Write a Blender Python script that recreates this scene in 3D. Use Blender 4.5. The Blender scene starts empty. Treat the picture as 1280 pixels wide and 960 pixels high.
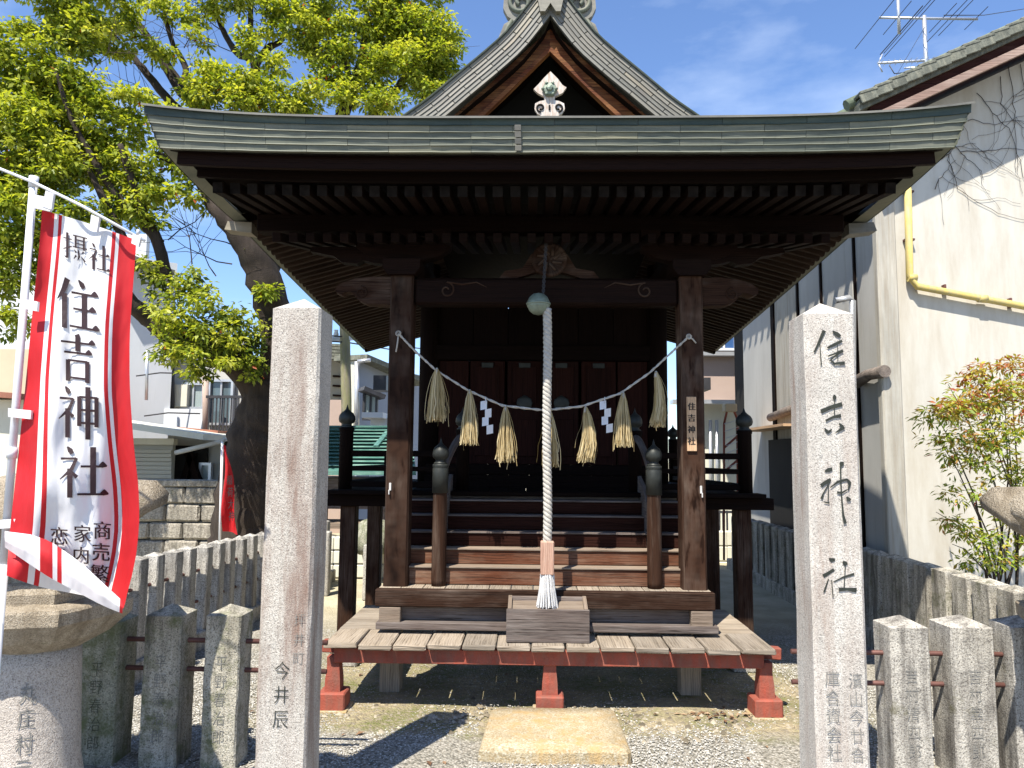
import bpy, math, random
import numpy as np
from mathutils import Vector, Matrix, Euler
random.seed(7); RNG = np.random.default_rng(7)
PI = math.pi
sc = bpy.context.scene
COL = sc.collection
# ---------------------------------------------------------------- camera
F = 950.0; CAM_H = 1.5
PITCH, YAW, ROLL = math.radians(5.6), math.radians(1.3), math.radians(0.5)
_fw = Vector((-math.sin(YAW)*math.cos(PITCH), math.cos(YAW)*math.cos(PITCH), math.sin(PITCH)))
_r0 = Vector((math.cos(YAW), math.sin(YAW), 0)); _u0 = _r0.cross(_fw)
_rt = _r0*math.cos(ROLL) + _u0*math.sin(ROLL); _up = _u0*math.cos(ROLL) - _r0*math.sin(ROLL)
cd = bpy.data.cameras.new('camera'); cam = bpy.data.objects.new('camera', cd); COL.objects.link(cam)
cd.sensor_fit = 'HORIZONTAL'; cd.sensor_width = 36; cd.lens = 36*F/1280; cd.clip_start = 0.05; cd.clip_end = 2000
cam.matrix_world = Matrix(((_rt.x, _up.x, -_fw.x, 0), (_rt.y, _up.y, -_fw.y, 0), (_rt.z, _up.z, -_fw.z, CAM_H), (0, 0, 0, 1)))
sc.camera = cam
# ---------------------------------------------------------------- sky, sun, exposure
SUN = Vector((0.48, 1.0, -1.8)).normalized()          # direction the light travels
elev = math.asin(-SUN.z); az = math.atan2(-SUN.x, -SUN.y)
w = bpy.data.worlds.new('World'); sc.world = w; w.use_nodes = True
nt = w.node_tree; bg = nt.nodes['Background']
sky = nt.nodes.new('ShaderNodeTexSky'); sky.sky_type = 'NISHITA'; sky.sun_disc = False
sky.sun_elevation = elev; sky.sun_rotation = az; sky.air_density = 1.0; sky.dust_density = 0.15; sky.ozone_density = 3.0
bg.inputs['Strength'].default_value = 0.105
# thin high cloud, part of the sky itself
tcw = nt.nodes.new('ShaderNodeTexCoord'); mpw = nt.nodes.new('ShaderNodeMapping'); mpw.inputs['Scale'].default_value = (1.2, 1.2, 3.2)
nzw = nt.nodes.new('ShaderNodeTexNoise'); nzw.inputs['Scale'].default_value = 2.1; nzw.inputs['Detail'].default_value = 7; nzw.inputs['Roughness'].default_value = .55
rpw = nt.nodes.new('ShaderNodeMapRange'); rpw.inputs['From Min'].default_value = .50; rpw.inputs['From Max'].default_value = .85; rpw.inputs['To Max'].default_value = .5
mxw = nt.nodes.new('ShaderNodeMixRGB'); mxw.inputs['Color2'].default_value = (7.5, 8.3, 9.2, 1)
nt.links.new(tcw.outputs['Generated'], mpw.inputs['Vector']); nt.links.new(mpw.outputs[0], nzw.inputs['Vector'])
nt.links.new(nzw.outputs['Fac'], rpw.inputs['Value']); nt.links.new(rpw.outputs[0], mxw.inputs['Fac'])
tin = nt.nodes.new('ShaderNodeMixRGB'); tin.blend_type = 'MULTIPLY'; tin.inputs['Fac'].default_value = 1; tin.inputs['Color2'].default_value = (.98, 1.06, 1.22, 1); nt.links.new(sky.outputs[0], tin.inputs['Color1'])
nt.links.new(tin.outputs[0], mxw.inputs['Color1']); nt.links.new(mxw.outputs[0], bg.inputs['Color'])
sl = bpy.data.lights.new('sun', 'SUN'); sl.energy = 5.0; sl.angle = math.radians(0.5); sl.color = (1.0, 0.94, 0.83)
so = bpy.data.objects.new('sun', sl); COL.objects.link(so); so.rotation_euler = SUN.to_track_quat('-Z', 'Y').to_euler(); so.location = (-4, -6, 12)
sc.view_settings.view_transform = 'Standard'; sc.view_settings.look = 'None'; sc.view_settings.gamma = 1.0
sc.view_settings.exposure = 0.92
sc.cycles.max_bounces = 6; sc.cycles.diffuse_bounces = 2; sc.cycles.glossy_bounces = 2; sc.cycles.transparent_max_bounces = 8
sc.cycles.caustics_reflective = False; sc.cycles.caustics_refractive = False

def ray(px, py):
    u = (px-640)/F; v = (480-py)/F
    return _fw + _rt*u + _up*v
def at(px, py, Y):
    r = ray(px, py); t = Y/r.y
    return Vector((r.x*t, Y, CAM_H+r.z*t))
def atX(px, py, X):
    r = ray(px, py); t = X/r.x
    return Vector((X, r.y*t, CAM_H+r.z*t))
# ---------------------------------------------------------------- materials
def newmat(name):
    m = bpy.data.materials.new(name); m.use_nodes = True
    n = m.node_tree; b = n.nodes['Principled BSDF']
    return m, n, b
def N(n, t, **kw):
    x = n.nodes.new('ShaderNode'+t)
    for k, v in kw.items():
        if hasattr(x, k): setattr(x, k, v)
        else: x.inputs[k.replace('_', ' ')].default_value = v
    return x
def L(n, a, b): n.links.new(a, b)
def ramp(n, fac, stops):
    r = n.nodes.new('ShaderNodeValToRGB'); e = r.color_ramp.elements
    while len(e) > 1: e.remove(e[-1])
    e[0].position = stops[0][0]; e[0].color = (*stops[0][1], 1)
    for p, c in stops[1:]:
        k = e.new(p); k.color = (*c, 1)
    L(n, fac, r.inputs['Fac']); return r.outputs['Color']
def rng(n, fac, a, b, c=0., d=1.):
    r = n.nodes.new('ShaderNodeMapRange'); r.inputs['From Min'].default_value = a; r.inputs['From Max'].default_value = b
    r.inputs['To Min'].default_value = c; r.inputs['To Max'].default_value = d; L(n, fac, r.inputs['Value']); return r.outputs[0]
def mixc(n, fac, a, b, mode='MIX'):
    x = n.nodes.new('ShaderNodeMixRGB'); x.blend_type = mode
    for s, v in (('Fac', fac), ('Color1', a), ('Color2', b)):
        if isinstance(v, (int, float)): x.inputs[s].default_value = v
        elif isinstance(v, tuple): x.inputs[s].default_value = (*v, 1)
        else: L(n, v, x.inputs[s])
    return x.outputs[0]
def coords(n, kind='Object', scale=(1, 1, 1), rnd=7.0):
    t = n.nodes.new('ShaderNodeTexCoord'); src = t.outputs[kind]
    oi = n.nodes.new('ShaderNodeObjectInfo')
    mu = n.nodes.new('ShaderNodeMath'); mu.operation = 'MULTIPLY'; mu.inputs[1].default_value = rnd; L(n, oi.outputs['Random'], mu.inputs[0])
    cb = n.nodes.new('ShaderNodeCombineXYZ'); [L(n, mu.outputs[0], cb.inputs[i]) for i in range(3)]
    ad = n.nodes.new('ShaderNodeVectorMath'); ad.operation = 'ADD'; L(n, src, ad.inputs[0]); L(n, cb.outputs[0], ad.inputs[1])
    mp = n.nodes.new('ShaderNodeMapping'); mp.inputs['Scale'].default_value = scale; L(n, ad.outputs[0], mp.inputs['Vector'])
    return mp.outputs[0], oi.outputs['Random'], ad.outputs[0]
def noise(n, vec, s, d=4, r=.55):
    x = n.nodes.new('ShaderNodeTexNoise'); x.inputs['Scale'].default_value = s; x.inputs['Detail'].default_value = d; x.inputs['Roughness'].default_value = r
    L(n, vec, x.inputs['Vector']); return x.outputs['Fac']
def scl(n, vec, s):
    mp = n.nodes.new('ShaderNodeMapping'); mp.inputs['Scale'].default_value = s; L(n, vec, mp.inputs['Vector']); return mp.outputs[0]
def bump(n, b, h, strength=.4, dist=.01):
    x = n.nodes.new('ShaderNodeBump'); x.inputs['Strength'].default_value = strength; x.inputs['Distance'].default_value = dist
    L(n, h, x.inputs['Height']); L(n, x.outputs[0], b.inputs['Normal'])
def wood(name, dark, mid, pale, fade=.5, rough=.75, gs=1.0, bs=.5, spec=.2):
    m, n, b = newmat(name)
    v, rnd, raw = coords(n, 'UV')
    g1 = noise(n, scl(n, raw, (1.6, 38*gs, 1)), 1.0, 5, .6)
    g2 = noise(n, scl(n, raw, (5, 150*gs, 1)), 1.0, 3, .6)
    bl = noise(n, scl(n, raw, (2.2, 5, 1)), 1.0, 4, .6)
    wv = n.nodes.new('ShaderNodeTexWave'); wv.wave_type = 'BANDS'; wv.bands_direction = 'Y'
    wv.inputs['Scale'].default_value = 22*gs; wv.inputs['Distortion'].default_value = 9; wv.inputs['Detail'].default_value = 3; wv.inputs['Detail Scale'].default_value = .6
    L(n, scl(n, raw, (.45, 1, 1)), wv.inputs['Vector'])
    gr = mixc(n, .16, g1, wv.outputs['Fac'])
    c = ramp(n, gr, [(.22, dark), (.5, mid), (.8, tuple(min(1, k*1.35) for k in mid))])
    fd = rng(n, bl, 1-fade-.12, 1-fade+.22)
    fd2 = mixc(n, 1.0, fd, rng(n, g2, .3, .75), 'MULTIPLY')
    c = mixc(n, fd2, c, pale)
    c = mixc(n, 1.0, c, ramp(n, rnd, [(0, (.78, .78, .78)), (1, (1.15, 1.12, 1.08))]), 'MULTIPLY')
    crack = rng(n, g2, .30, .40)
    c = mixc(n, 1.0, c, ramp(n, crack, [(0, (.45, .42, .4)), (1, (1, 1, 1))]), 'MULTIPLY')
    L(n, c, b.inputs['Base Color']); b.inputs['Roughness'].default_value = rough; b.inputs['Specular IOR Level'].default_value = spec*(.35 if max(mid) < .04 else 1)
    bump(n, b, mixc(n, .5, g1, g2), min(1, bs*1.4), .009)
    return m
def stone(name, base, dark, pale, grain=210, stain=(.3, .2, .17), stain_amt=.0, moss=0., moss_col=(.10, .12, .03), bs=.25, rough=.85, vstretch=True, contrast=1.0):
    m, n, b = newmat(name)
    v, rnd, raw = coords(n, 'Object')
    vo = n.nodes.new('ShaderNodeTexVoronoi'); vo.inputs['Scale'].default_value = grain; L(n, raw, vo.inputs['Vector'])
    sp = n.nodes.new('ShaderNodeSeparateColor'); L(n, vo.outputs['Color'], sp.inputs[0])
    fine = noise(n, raw, grain*.9, 2, .6)
    c = ramp(n, sp.outputs[0], [(0, dark), (.16*contrast, dark), (.20*contrast, base), (.72, base), (.8, pale), (1, pale)])
    c = mixc(n, .5, c, ramp(n, fine, [(.35, dark), (.5, base), (.7, pale)]))
    big = noise(n, raw, 3.0, 5, .6)
    c = mixc(n, 1.0, c, ramp(n, big, [(.3, (.82, .81, .79)), (.65, (1.06, 1.05, 1.03))]), 'MULTIPLY')
    if stain_amt:
        st = noise(n, scl(n, raw, (14, 14, 1.6)), 1.0, 6, .65)
        st2 = noise(n, scl(n, raw, (2.5, 2.5, .7)), 1.0, 3, .5)
        f = mixc(n, 1.0, rng(n, st, .42, .68), rng(n, st2, .62-stain_amt, .80-stain_amt), 'MULTIPLY')
        c = mixc(n, f, c, stain)
    if moss:
        ms = noise(n, raw, 9, 6, .7)
        c = mixc(n, rng(n, ms, .72-moss, .90-moss), c, moss_col)
    L(n, c, b.inputs['Base Color']); b.inputs['Roughness'].default_value = rough; b.inputs['Specular IOR Level'].default_value = .25
    bump(n, b, mixc(n, .5, fine, noise(n, raw, 22, 6, .65)), min(1, bs*1.5), .016)
    return m
def plain(name, col, rough=.6, var=.12, ns=3., metal=0., bs=0., spec=.3, stretch=(1, 1, 1), dirt=None, dirt_amt=.3, trans=0.):
    m, n, b = newmat(name)
    v, rnd, raw = coords(n, 'Object')
    nz = noise(n, scl(n, raw, stretch), ns, 6, .6)
    c = ramp(n, nz, [(.3, tuple(k*(1-var) for k in col)), (.7, tuple(min(1, k*(1+var)) for k in col))])
    if dirt:
        dn = noise(n, scl(n, raw, (stretch[0]*2.3, stretch[1]*2.3, stretch[2]*.6)), ns*1.3, 7, .7)
        c = mixc(n, rng(n, dn, .78-dirt_amt, 1.02-dirt_amt*.6), c, dirt)
    L(n, c, b.inputs['Base Color']); b.inputs['Roughness'].default_value = rough; b.inputs['Metallic'].default_value = metal
    b.inputs['Specular IOR Level'].default_value = spec
    if bs: bump(n, b, noise(n, raw, ns*9, 5, .6), bs, .01)
    return m
def copper(name, ca, cb_, cc, rough=.62):
    m, n, b = newmat(name)
    v, rnd, raw = coords(n, 'UV')
    a = noise(n, scl(n, raw, (2.5, 14, 1)), 1.0, 6, .65); s = noise(n, scl(n, raw, (30, 2.5, 1)), 1.0, 4, .6)
    c = ramp(n, a, [(.28, ca), (.5, cb_), (.72, cc)])
    c = mixc(n, rng(n, s, .55, .8, 0, .45), c, tuple(k*.55 for k in cb_))
    c = mixc(n, 1.0, c, ramp(n, rnd, [(0, (.80, .82, .82)), (.5, (1, 1, 1)), (.9, (1.12, 1.1, 1.05)), (1, (1.25, 1.15, 1.0))]), 'MULTIPLY')
    rd = noise(n, raw, 3.2, 4, .6)
    c = mixc(n, rng(n, rd, .66, .82, 0, .5), c, (.16, .10, .075))
    L(n, c, b.inputs['Base Color']); b.inputs['Roughness'].default_value = rough; b.inputs['Specular IOR Level'].default_value = .35
    bump(n, b, mixc(n, .5, a, s), .25, .01)
    return m
def leafmat(name, stops, tr=.35, rough=.5):
    m, n, b = newmat(name)
    at_ = n.nodes.new('ShaderNodeAttribute'); at_.attribute_name = 'rnd'
    c = ramp(n, at_.outputs['Fac'], stops)
    L(n, c, b.inputs['Base Color']); b.inputs['Roughness'].default_value = rough; b.inputs['Specular IOR Level'].default_value = .25
    t = n.nodes.new('ShaderNodeBsdfTranslucent'); L(n, mixc(n, 1.0, c, (1.45, 1.4, .5), 'MULTIPLY'), t.inputs['Color'])
    mx = n.nodes.new('ShaderNodeMixShader'); mx.inputs[0].default_value = tr
    L(n, b.outputs[0], mx.inputs[1]); L(n, t.outputs[0], mx.inputs[2]); L(n, mx.outputs[0], n.nodes['Material Output'].inputs[0])
    return m
def cloth(name, col, tr=.25):
    m, n, b = newmat(name); v, rnd, raw = coords(n, 'Object')
    nz = noise(n, raw, 6, 4, .5)
    c = ramp(n, nz, [(.3, tuple(k*.93 for k in col)), (.7, col)])
    L(n, c, b.inputs['Base Color']); b.inputs['Roughness'].default_value = .55; b.inputs['Specular IOR Level'].default_value = .3
    bump(n, b, noise(n, scl(n, raw, (5, 5, 1.6)), 1.3, 3, .5), .8, .05)
    t = n.nodes.new('ShaderNodeBsdfTranslucent'); L(n, c, t.inputs['Color'])
    mx = n.nodes.new('ShaderNodeMixShader'); mx.inputs[0].default_value = tr
    L(n, b.outputs[0], mx.inputs[1]); L(n, t.outputs[0], mx.inputs[2]); L(n, mx.outputs[0], n.nodes['Material Output'].inputs[0])
    return m
def glass(name, col=(.05, .08, .1), rough=.08):
    m, n, b = newmat(name); b.inputs['Base Color'].default_value = (*col, 1); b.inputs['Roughness'].default_value = rough; b.inputs['Specular IOR Level'].default_value = .7
    return m

W_POST = wood('weathered_post_wood', (.008, .004, .003), (.038, .019, .012), (.19, .145, .115), .44, .8)
W_RED = wood('reddish_stair_wood', (.010, .004, .002), (.098, .034, .016), (.27, .185, .13), .46, .8, .8)
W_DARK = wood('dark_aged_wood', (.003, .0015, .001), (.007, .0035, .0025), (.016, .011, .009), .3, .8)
W_RAFT = wood('rafter_wood', (.002, .001, .0008), (.008, .0035, .0025), (.024, .016, .011), .38, .8)
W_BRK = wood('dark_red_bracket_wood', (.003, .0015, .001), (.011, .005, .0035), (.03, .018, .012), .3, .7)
W_RAF2 = wood('greyed_side_rafter_wood', (.007, .004, .003), (.030, .019, .014), (.08, .058, .044), .45, .8)
CAPM = plain('dull_metal_end_cap', (.012, .010, .009), .95, .6, 16, spec=.03)
W_EDGE = wood('stair_edge_wood', (.08, .055, .04), (.19, .145, .11), (.30, .25, .20), .6, .8)
W_GREY = wood('bleached_deck_wood', (.09, .07, .05), (.27, .225, .175), (.43, .38, .32), .5, .85, .9, .9)
W_BOX = wood('grey_box_wood', (.035, .028, .025), (.11, .085, .075), (.27, .24, .22), .55, .8, .7, .8)
W_PALE = wood('pale_plaque_wood', (.38, .24, .14), (.50, .33, .20), (.58, .42, .28), .5, .7)
W_GABLE = wood('orange_gable_wood', (.012, .004, .002), (.10, .028, .010), (.55, .27, .10), .45, .75, .8)
RED = plain('faded_vermilion_paint', (.30, .065, .040), .75, .3, 9, dirt=(.20, .095, .07), dirt_amt=.42, bs=.35)
COP = copper('patina_copper', (.060, .072, .060), (.118, .128, .100), (.175, .175, .135))
COP2 = copper('grey_copper', (.095, .092, .082), (.165, .158, .138), (.235, .225, .195))
COPT = copper('dark_green_copper', (.022, .040, .037), (.042, .062, .056), (.075, .095, .08))
COPL = copper('sunlit_patina_copper', (.36, .42, .38), (.48, .54, .50), (.60, .64, .60))  # patina lightened so its colour carries the sunlight on the verge edge
COPG = copper('green_roof_copper', (.03, .10, .09), (.085, .20, .17), (.22, .36, .31))
BRASS = plain('green_bronze', (.20, .24, .19), .5, .25, 22, metal=.3, bs=.3)
METAL_PALE = plain('whitened_metal', (.55, .53, .50), .5, .15, 14)
GRAN = stone('white_granite', (.48, .45, .405), (.17, .155, .14), (.64, .61, .56), 230, (.21, .14, .11), .25, 0, bs=.3)
GRANR = stone('bright_granite', (.53, .50, .455), (.20, .185, .17), (.68, .65, .60), 230, (.31, .235, .19), .20, 0, bs=.3)
OLD = stone('lichened_granite', (.54, .505, .42), (.10, .095, .08), (.56, .54, .48), 170, (.09, .085, .065), .33, .22, (.13, .14, .07), .45)
OLDG = stone('mossy_granite', (.33, .325, .26), (.10, .10, .07), (.46, .45, .36), 150, (.09, .10, .06), .30, .26, (.13, .145, .07), .5)
FEN = stone('fence_granite', (.50, .475, .43), (.12, .11, .10), (.60, .58, .53), 170, (.10, .09, .08), .36, .12, (.14, .13, .07), .4)
FEND = stone('dark_fence_granite', (.50, .465, .39), (.12, .11, .09), (.58, .55, .49), 150, (.09, .08, .065), .40, .18, (.11, .11, .06), .4)
LANT = stone('tan_lantern_stone', (.40, .34, .26), (.17, .14, .10), (.54, .48, .39), 230, (.20, .16, .11), .22, .10, (.14, .13, .06), .7)
LSHAFT = stone('pinkish_lantern_granite', (.50, .45, .40), (.22, .19, .17), (.64, .59, .54), 210, (.26, .2, .16), .12, 0, bs=.5)
SLAB = stone('yellow_sandstone_slab', (.40, .335, .22), (.28, .20, .10), (.54, .50, .40), 120, (.42, .28, .12), .25, .05, (.25, .22, .08), .5)
BLK = stone('wall_block_stone', (.33, .30, .25), (.14, .12, .10), (.46, .43, .37), 60, (.11, .10, .08), .25, .12, (.13, .13, .07), .9)
INK = plain('black_ink', (.012, .010, .010), .6, .1, 5)
INKB = plain('brown_black_print', (.030, .014, .016), .6, .1, 5)
CARVE = plain('carved_shadow_grey', (.19, .185, .17), .9, .2, 40)
CARVP = plain('carving_black_paint', (.028, .032, .026), .8, .3, 40)
CARVM = plain('carved_mossy', (.07, .075, .05), .9, .3, 40)
FRED = cloth('red_banner_cloth', (.56, .020, .026)); FWHT = cloth('white_banner_cloth', (.80, .79, .80), .2)
POLE = plain('white_plastic_pole', (.66, .67, .69), .35, .05, 6, dirt=(.35, .34, .32), dirt_amt=.15)
ROPE = plain('pale_rope_fibre', (.50, .465, .41), .85, .2, 40, bs=.6, dirt=(.30, .26, .21), dirt_amt=.25)
STRAW = leafmat('straw', [(0, (.36, .26, .12)), (.5, (.52, .41, .22)), (1, (.66, .55, .34))], .15, .7)
PAPER = cloth('white_paper', (.82, .82, .84), .25)
RUST = plain('rusty_pipe', (.12, .055, .045), .6, .3, 18, metal=.2)
PLAST = plain('white_plaster', (.54, .515, .455), .85, .07, 1.6, bs=.12, dirt=(.40, .35, .27), dirt_amt=.36, stretch=(1, 1, .7))
PLAS2 = plain('grey_plaster', (.46, .45, .42), .85, .12, 1.8, bs=.1, dirt=(.30, .27, .22), dirt_amt=.25, stretch=(1, 1, .4))
CONC = plain('stained_concrete', (.42, .40, .35), .9, .2, 3, bs=.2, dirt=(.26, .21, .15), dirt_amt=.33, stretch=(3, 3, .5))
YEL = plain('yellow_pipe_paint', (.60, .47, .13), .6, .18, 8, dirt=(.42, .38, .27), dirt_amt=.40)
TILE = plain('old_clay_tile', (.12, .125, .10), .7, .4, 9, bs=.4, dirt=(.30, .29, .22), dirt_amt=.3)
TILEG = plain('green_eave_tile', (.15, .18, .12), .6, .3, 9, bs=.3)
W_OLDB = wood('bleached_verge_board', (.10, .06, .05), (.22, .15, .125), (.38, .31, .27), .5, .85)
W_SOFF = wood('brown_soffit_wood', (.012, .004, .003), (.038, .014, .011), (.09, .05, .04), .4, .8)
LOG = plain('rough_log', (.17, .14, .12), .9, .4, 12, bs=.9)
ALU = plain('aluminium', (.55, .56, .58), .35, .08, 6, metal=.6)
DARKM = plain('dark_metal', (.04, .04, .045), .5, .2, 6)
PINK = plain('pinkish_beige_siding', (.42, .32, .27), .8, .06, 2)
BEIGE = plain('beige_siding', (.52, .46, .33), .8, .08, 2)
CREAM = plain('cream_wall', (.62, .60, .50), .8, .07, 2, dirt=(.4, .36, .28), dirt_amt=.2)
WHOUSE = plain('whitish_house_wall', (.60, .62, .64), .8, .06, 2, dirt=(.4, .41, .42), dirt_amt=.2, stretch=(1, 1, .3))
BHOUSE = plain('bluish_grey_siding', (.27, .30, .36), .8, .06, 2)
SHUT = plain('shutter_beige', (.45, .44, .38), .6, .05, 2)
RROOF = plain('rusty_tin_roof', (.28, .12, .08), .7, .3, 5)
GLS = glass('window_glass', (.10, .14, .16)); GLS2 = glass('pale_window_glass', (.30, .36, .36), .2)
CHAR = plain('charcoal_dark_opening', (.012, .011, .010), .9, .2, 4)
BARK = plain('camphor_bark', (.050, .038, .030), .95, .45, 9, bs=1.0, stretch=(1, 1, .25), dirt=(.030, .022, .016), dirt_amt=.42)
TWIG = plain('dark_twig', (.06, .045, .035), .9, .3, 12, bs=.3)
LEAF = leafmat('camphor_leaves', [(0, (.06, .10, .016)), (.28, (.17, .235, .030)), (.6, (.38, .42, .06)), (.9, (.54, .55, .12)), (.955, (.40, .40, .09)), (.97, (.36, .10, .03)), (1, (.4, .08, .03))], .45, .45)
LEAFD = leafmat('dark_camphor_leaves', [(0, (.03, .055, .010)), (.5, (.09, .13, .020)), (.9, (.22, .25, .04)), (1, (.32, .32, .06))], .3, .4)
NAND = leafmat('nandina_leaves', [(0, (.06, .12, .02)), (.35, (.22, .30, .04)), (.58, (.40, .40, .06)), (.72, (.42, .26, .07)), (.9, (.36, .10, .05)), (1, (.36, .07, .04))], .3, .45)
DRY = leafmat('dry_leaves', [(0, (.09, .045, .025)), (.5, (.22, .125, .07)), (1, (.42, .31, .20))], .1, .8)
PEB2 = leafmat('earth_stones', [(0, (.10, .085, .06)), (.5, (.24, .20, .14)), (1, (.40, .36, .28))], 0.0, .9)
PEB = leafmat('pebbles', [(0, (.15, .145, .13)), (.4, (.33, .32, .29)), (.8, (.46, .44, .40)), (1, (.58, .56, .52))], 0.0, .85)
# ---------------------------------------------------------------- mesh helpers
WO = {}        # world origin of each object
def wo(o): return WO[o.name] if o is not None else Vector((0, 0, 0))
class MB:
    def __init__(s): s.v = []; s.f = []; s.uv = []; s.mi = []; s.sm = []
    def face(s, idx, uvs=None, mi=0, sm=False):
        s.f.append(tuple(idx)); s.uv.append(uvs); s.mi.append(mi); s.sm.append(sm)
    def box(s, c, size, rot=None, ch=0.0, mi=0, jit=0.0):
        a, b, d = (k/2 for k in size); R_ = rot.to_matrix() if isinstance(rot, Euler) else (rot or Matrix.Identity(3))
        if isinstance(rot, Matrix): R_ = rot.to_3x3()
        C = Vector(c); base = len(s.v); h = (a, b, d)
        lg = size.index(max(size)) if isinstance(size, (list, tuple)) else 0
        loc = []
        ch = min(ch, min(h)*.6)
        if ch <= 0:
            for x in (-1, 1):
                for y in (-1, 1):
                    for z in (-1, 1): loc.append(Vector((x*a, y*b, z*d)))
            fs = [(0, 1, 3, 2), (4, 6, 7, 5), (0, 4, 5, 1), (2, 3, 7, 6), (0, 2, 6, 4), (1, 5, 7, 3)]
        else:
            idx = {}
            for x in (-1, 1):
                for y in (-1, 1):
                    for z in (-1, 1):
                        for ax in range(3):
                            p = [x*(a-ch), y*(b-ch), z*(d-ch)]; p[ax] = (x*a, y*b, z*d)[ax]
                            idx[(x, y, z, ax)] = len(loc); loc.append(Vector(p))
            fs = []
            sg = (-1, 1)
            for ax in range(3):
                o1, o2 = [(1, 2), (2, 0), (0, 1)][ax]
                for q in sg:
                    def k(u, w_):
                        t = [0, 0, 0]; t[ax] = q; t[o1] = u; t[o2] = w_; return idx[(*t, ax)]
                    quad = [k(-1, -1), k(1, -1), k(1, 1), k(-1, 1)]
                    fs.append(quad if q > 0 else quad[::-1])
            for ax in range(3):          # edges running along ax
                o1, o2 = [(1, 2), (2, 0), (0, 1)][ax]
                for u in sg:
                    for w_ in sg:
                        def k(q, face_ax):
                            t = [0, 0, 0]; t[ax] = q; t[o1] = u; t[o2] = w_; return idx[(*t, face_ax)]
                        quad = [k(-1, o1), k(1, o1), k(1, o2), k(-1, o2)]
                        if u*w_ < 0: quad = quad[::-1]
                        fs.append(quad)
            for x in sg:
                for y in sg:
                    for z in sg:
                        t = [idx[(x, y, z, 0)], idx[(x, y, z, 1)], idx[(x, y, z, 2)]]
                        fs.append(t if x*y*z > 0 else t[::-1])
        if jit:
            loc = [p+Vector((random.uniform(-jit, jit) for _ in range(3))) for p in loc]
        s.v += [C+R_@p for p in loc]
        for q in fs:
            ps = [loc[i] for i in q]
            nrm = (ps[1]-ps[0]).cross(ps[2]-ps[1]); ax = max(range(3), key=lambda i: abs(nrm[i]))
            oth = [i for i in range(3) if i != ax]
            if ax == lg: uax, vax = oth
            else: uax = lg; vax = [i for i in oth if i != lg][0]
            off = ax*1.37
            s.face([base+i for i in q], [(p[uax], p[vax]+off) for p in ps], mi)
        return s
    def beam(s, p0, p1, w_, h_, ch=0.0, mi=0, up=(0, 0, 1)):
        p0 = Vector(p0); p1 = Vector(p1); d = p1-p0; ln = d.length; x = d.normalized()
        u = Vector(up); y = u.cross(x)
        if y.length < 1e-4: y = Vector((0, 1, 0)).cross(x)
        y.normalize(); z = x.cross(y)
        R_ = Matrix((x, y, z)).transposed()
        return s.box((p0+p1)/2, (ln, w_, h_), R_, ch, mi)
    def tube(s, pts, r, n=8, mi=0, cap=True, sm=True, squash=1.0, rough=0.0):
        pts = [Vector(p) for p in pts]; k = len(pts); rs = r if isinstance(r, (list, tuple)) else [r]*k
        base = len(s.v); prev = None; ln = 0; lens = []
        for i, p in enumerate(pts):
            t = (pts[min(i+1, k-1)]-pts[max(i-1, 0)]).normalized()
            if prev is None:
                a = Vector((0, 0, 1)) if abs(t.z) < .9 else Vector((1, 0, 0)); a = (a-t*a.dot(t)).normalized()
            else: a = (prev-t*prev.dot(t)).normalized()
            prev = a; b = t.cross(a)
            if i: ln += (p-pts[i-1]).length
            lens.append(ln)
            for j in range(n):
                an = 2*PI*j/n; s.v.append(p+(a*math.cos(an)+b*math.sin(an)*squash)*rs[i]*(1+(rj(rough) if rough else 0)))
        for i in range(k-1):
            for j in range(n):
                j2 = (j+1) % n
                c = 2*PI*rs[i]/n
                s.face([base+i*n+j, base+i*n+j2, base+(i+1)*n+j2, base+(i+1)*n+j][::-1],
                       [(lens[i], c*j), (lens[i], c*(j+1)), (lens[i+1], c*(j+1)), (lens[i+1], c*j)][::-1], mi, sm)
        if cap:
            s.face([base+j for j in range(n)], None, mi); s.face([base+(k-1)*n+j for j in range(n)][::-1], None, mi)
        return s
    def lathe(s, c, prof, n=24, mi=0, sm=True, rot=0., sx=1., sy=1.):
        c = Vector(c); base = len(s.v)
        for r, z in prof:
            for j in range(n):
                a = 2*PI*j/n+rot; s.v.append(c+Vector((r*sx*math.cos(a), r*sy*math.sin(a), z)))
        for i in range(len(prof)-1):
            for j in range(n):
                j2 = (j+1) % n
                s.face([base+i*n+j, base+i*n+j2, base+(i+1)*n+j2, base+(i+1)*n+j],
                       [(prof[i][1], j/n), (prof[i][1], (j+1)/n), (prof[i+1][1], (j+1)/n), (prof[i+1][1], j/n)], mi, sm)
        s.face([base+j for j in range(n)][::-1], None, mi); s.face([base+(len(prof)-1)*n+j for j in range(n)], None, mi)
        return s
    def prism(s, pts, o, ux, uy, dep, mi=0):
        o = Vector(o); ux = Vector(ux); uy = Vector(uy); dep = Vector(dep); n = len(pts); base = len(s.v)
        area = sum(pts[i][0]*pts[(i+1) % n][1]-pts[(i+1) % n][0]*pts[i][1] for i in range(n))
        if (area > 0) == (ux.cross(uy).dot(dep) > 0): pts = pts[::-1]
        for x, y in pts: s.v.append(o+ux*x+uy*y)
        for x, y in pts: s.v.append(o+ux*x+uy*y+dep)
        s.face([base+i for i in range(n)], [(x, y) for x, y in pts], mi)
        s.face([base+n+i for i in range(n)][::-1], [(x, y) for x, y in pts][::-1], mi)
        for i in range(n):
            j = (i+1) % n
            s.face([base+i, base+n+i, base+n+j, base+j], [(pts[i][0], 0), (pts[i][0], .1), (pts[j][0], .1), (pts[j][0], 0)], mi)
        return s
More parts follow.
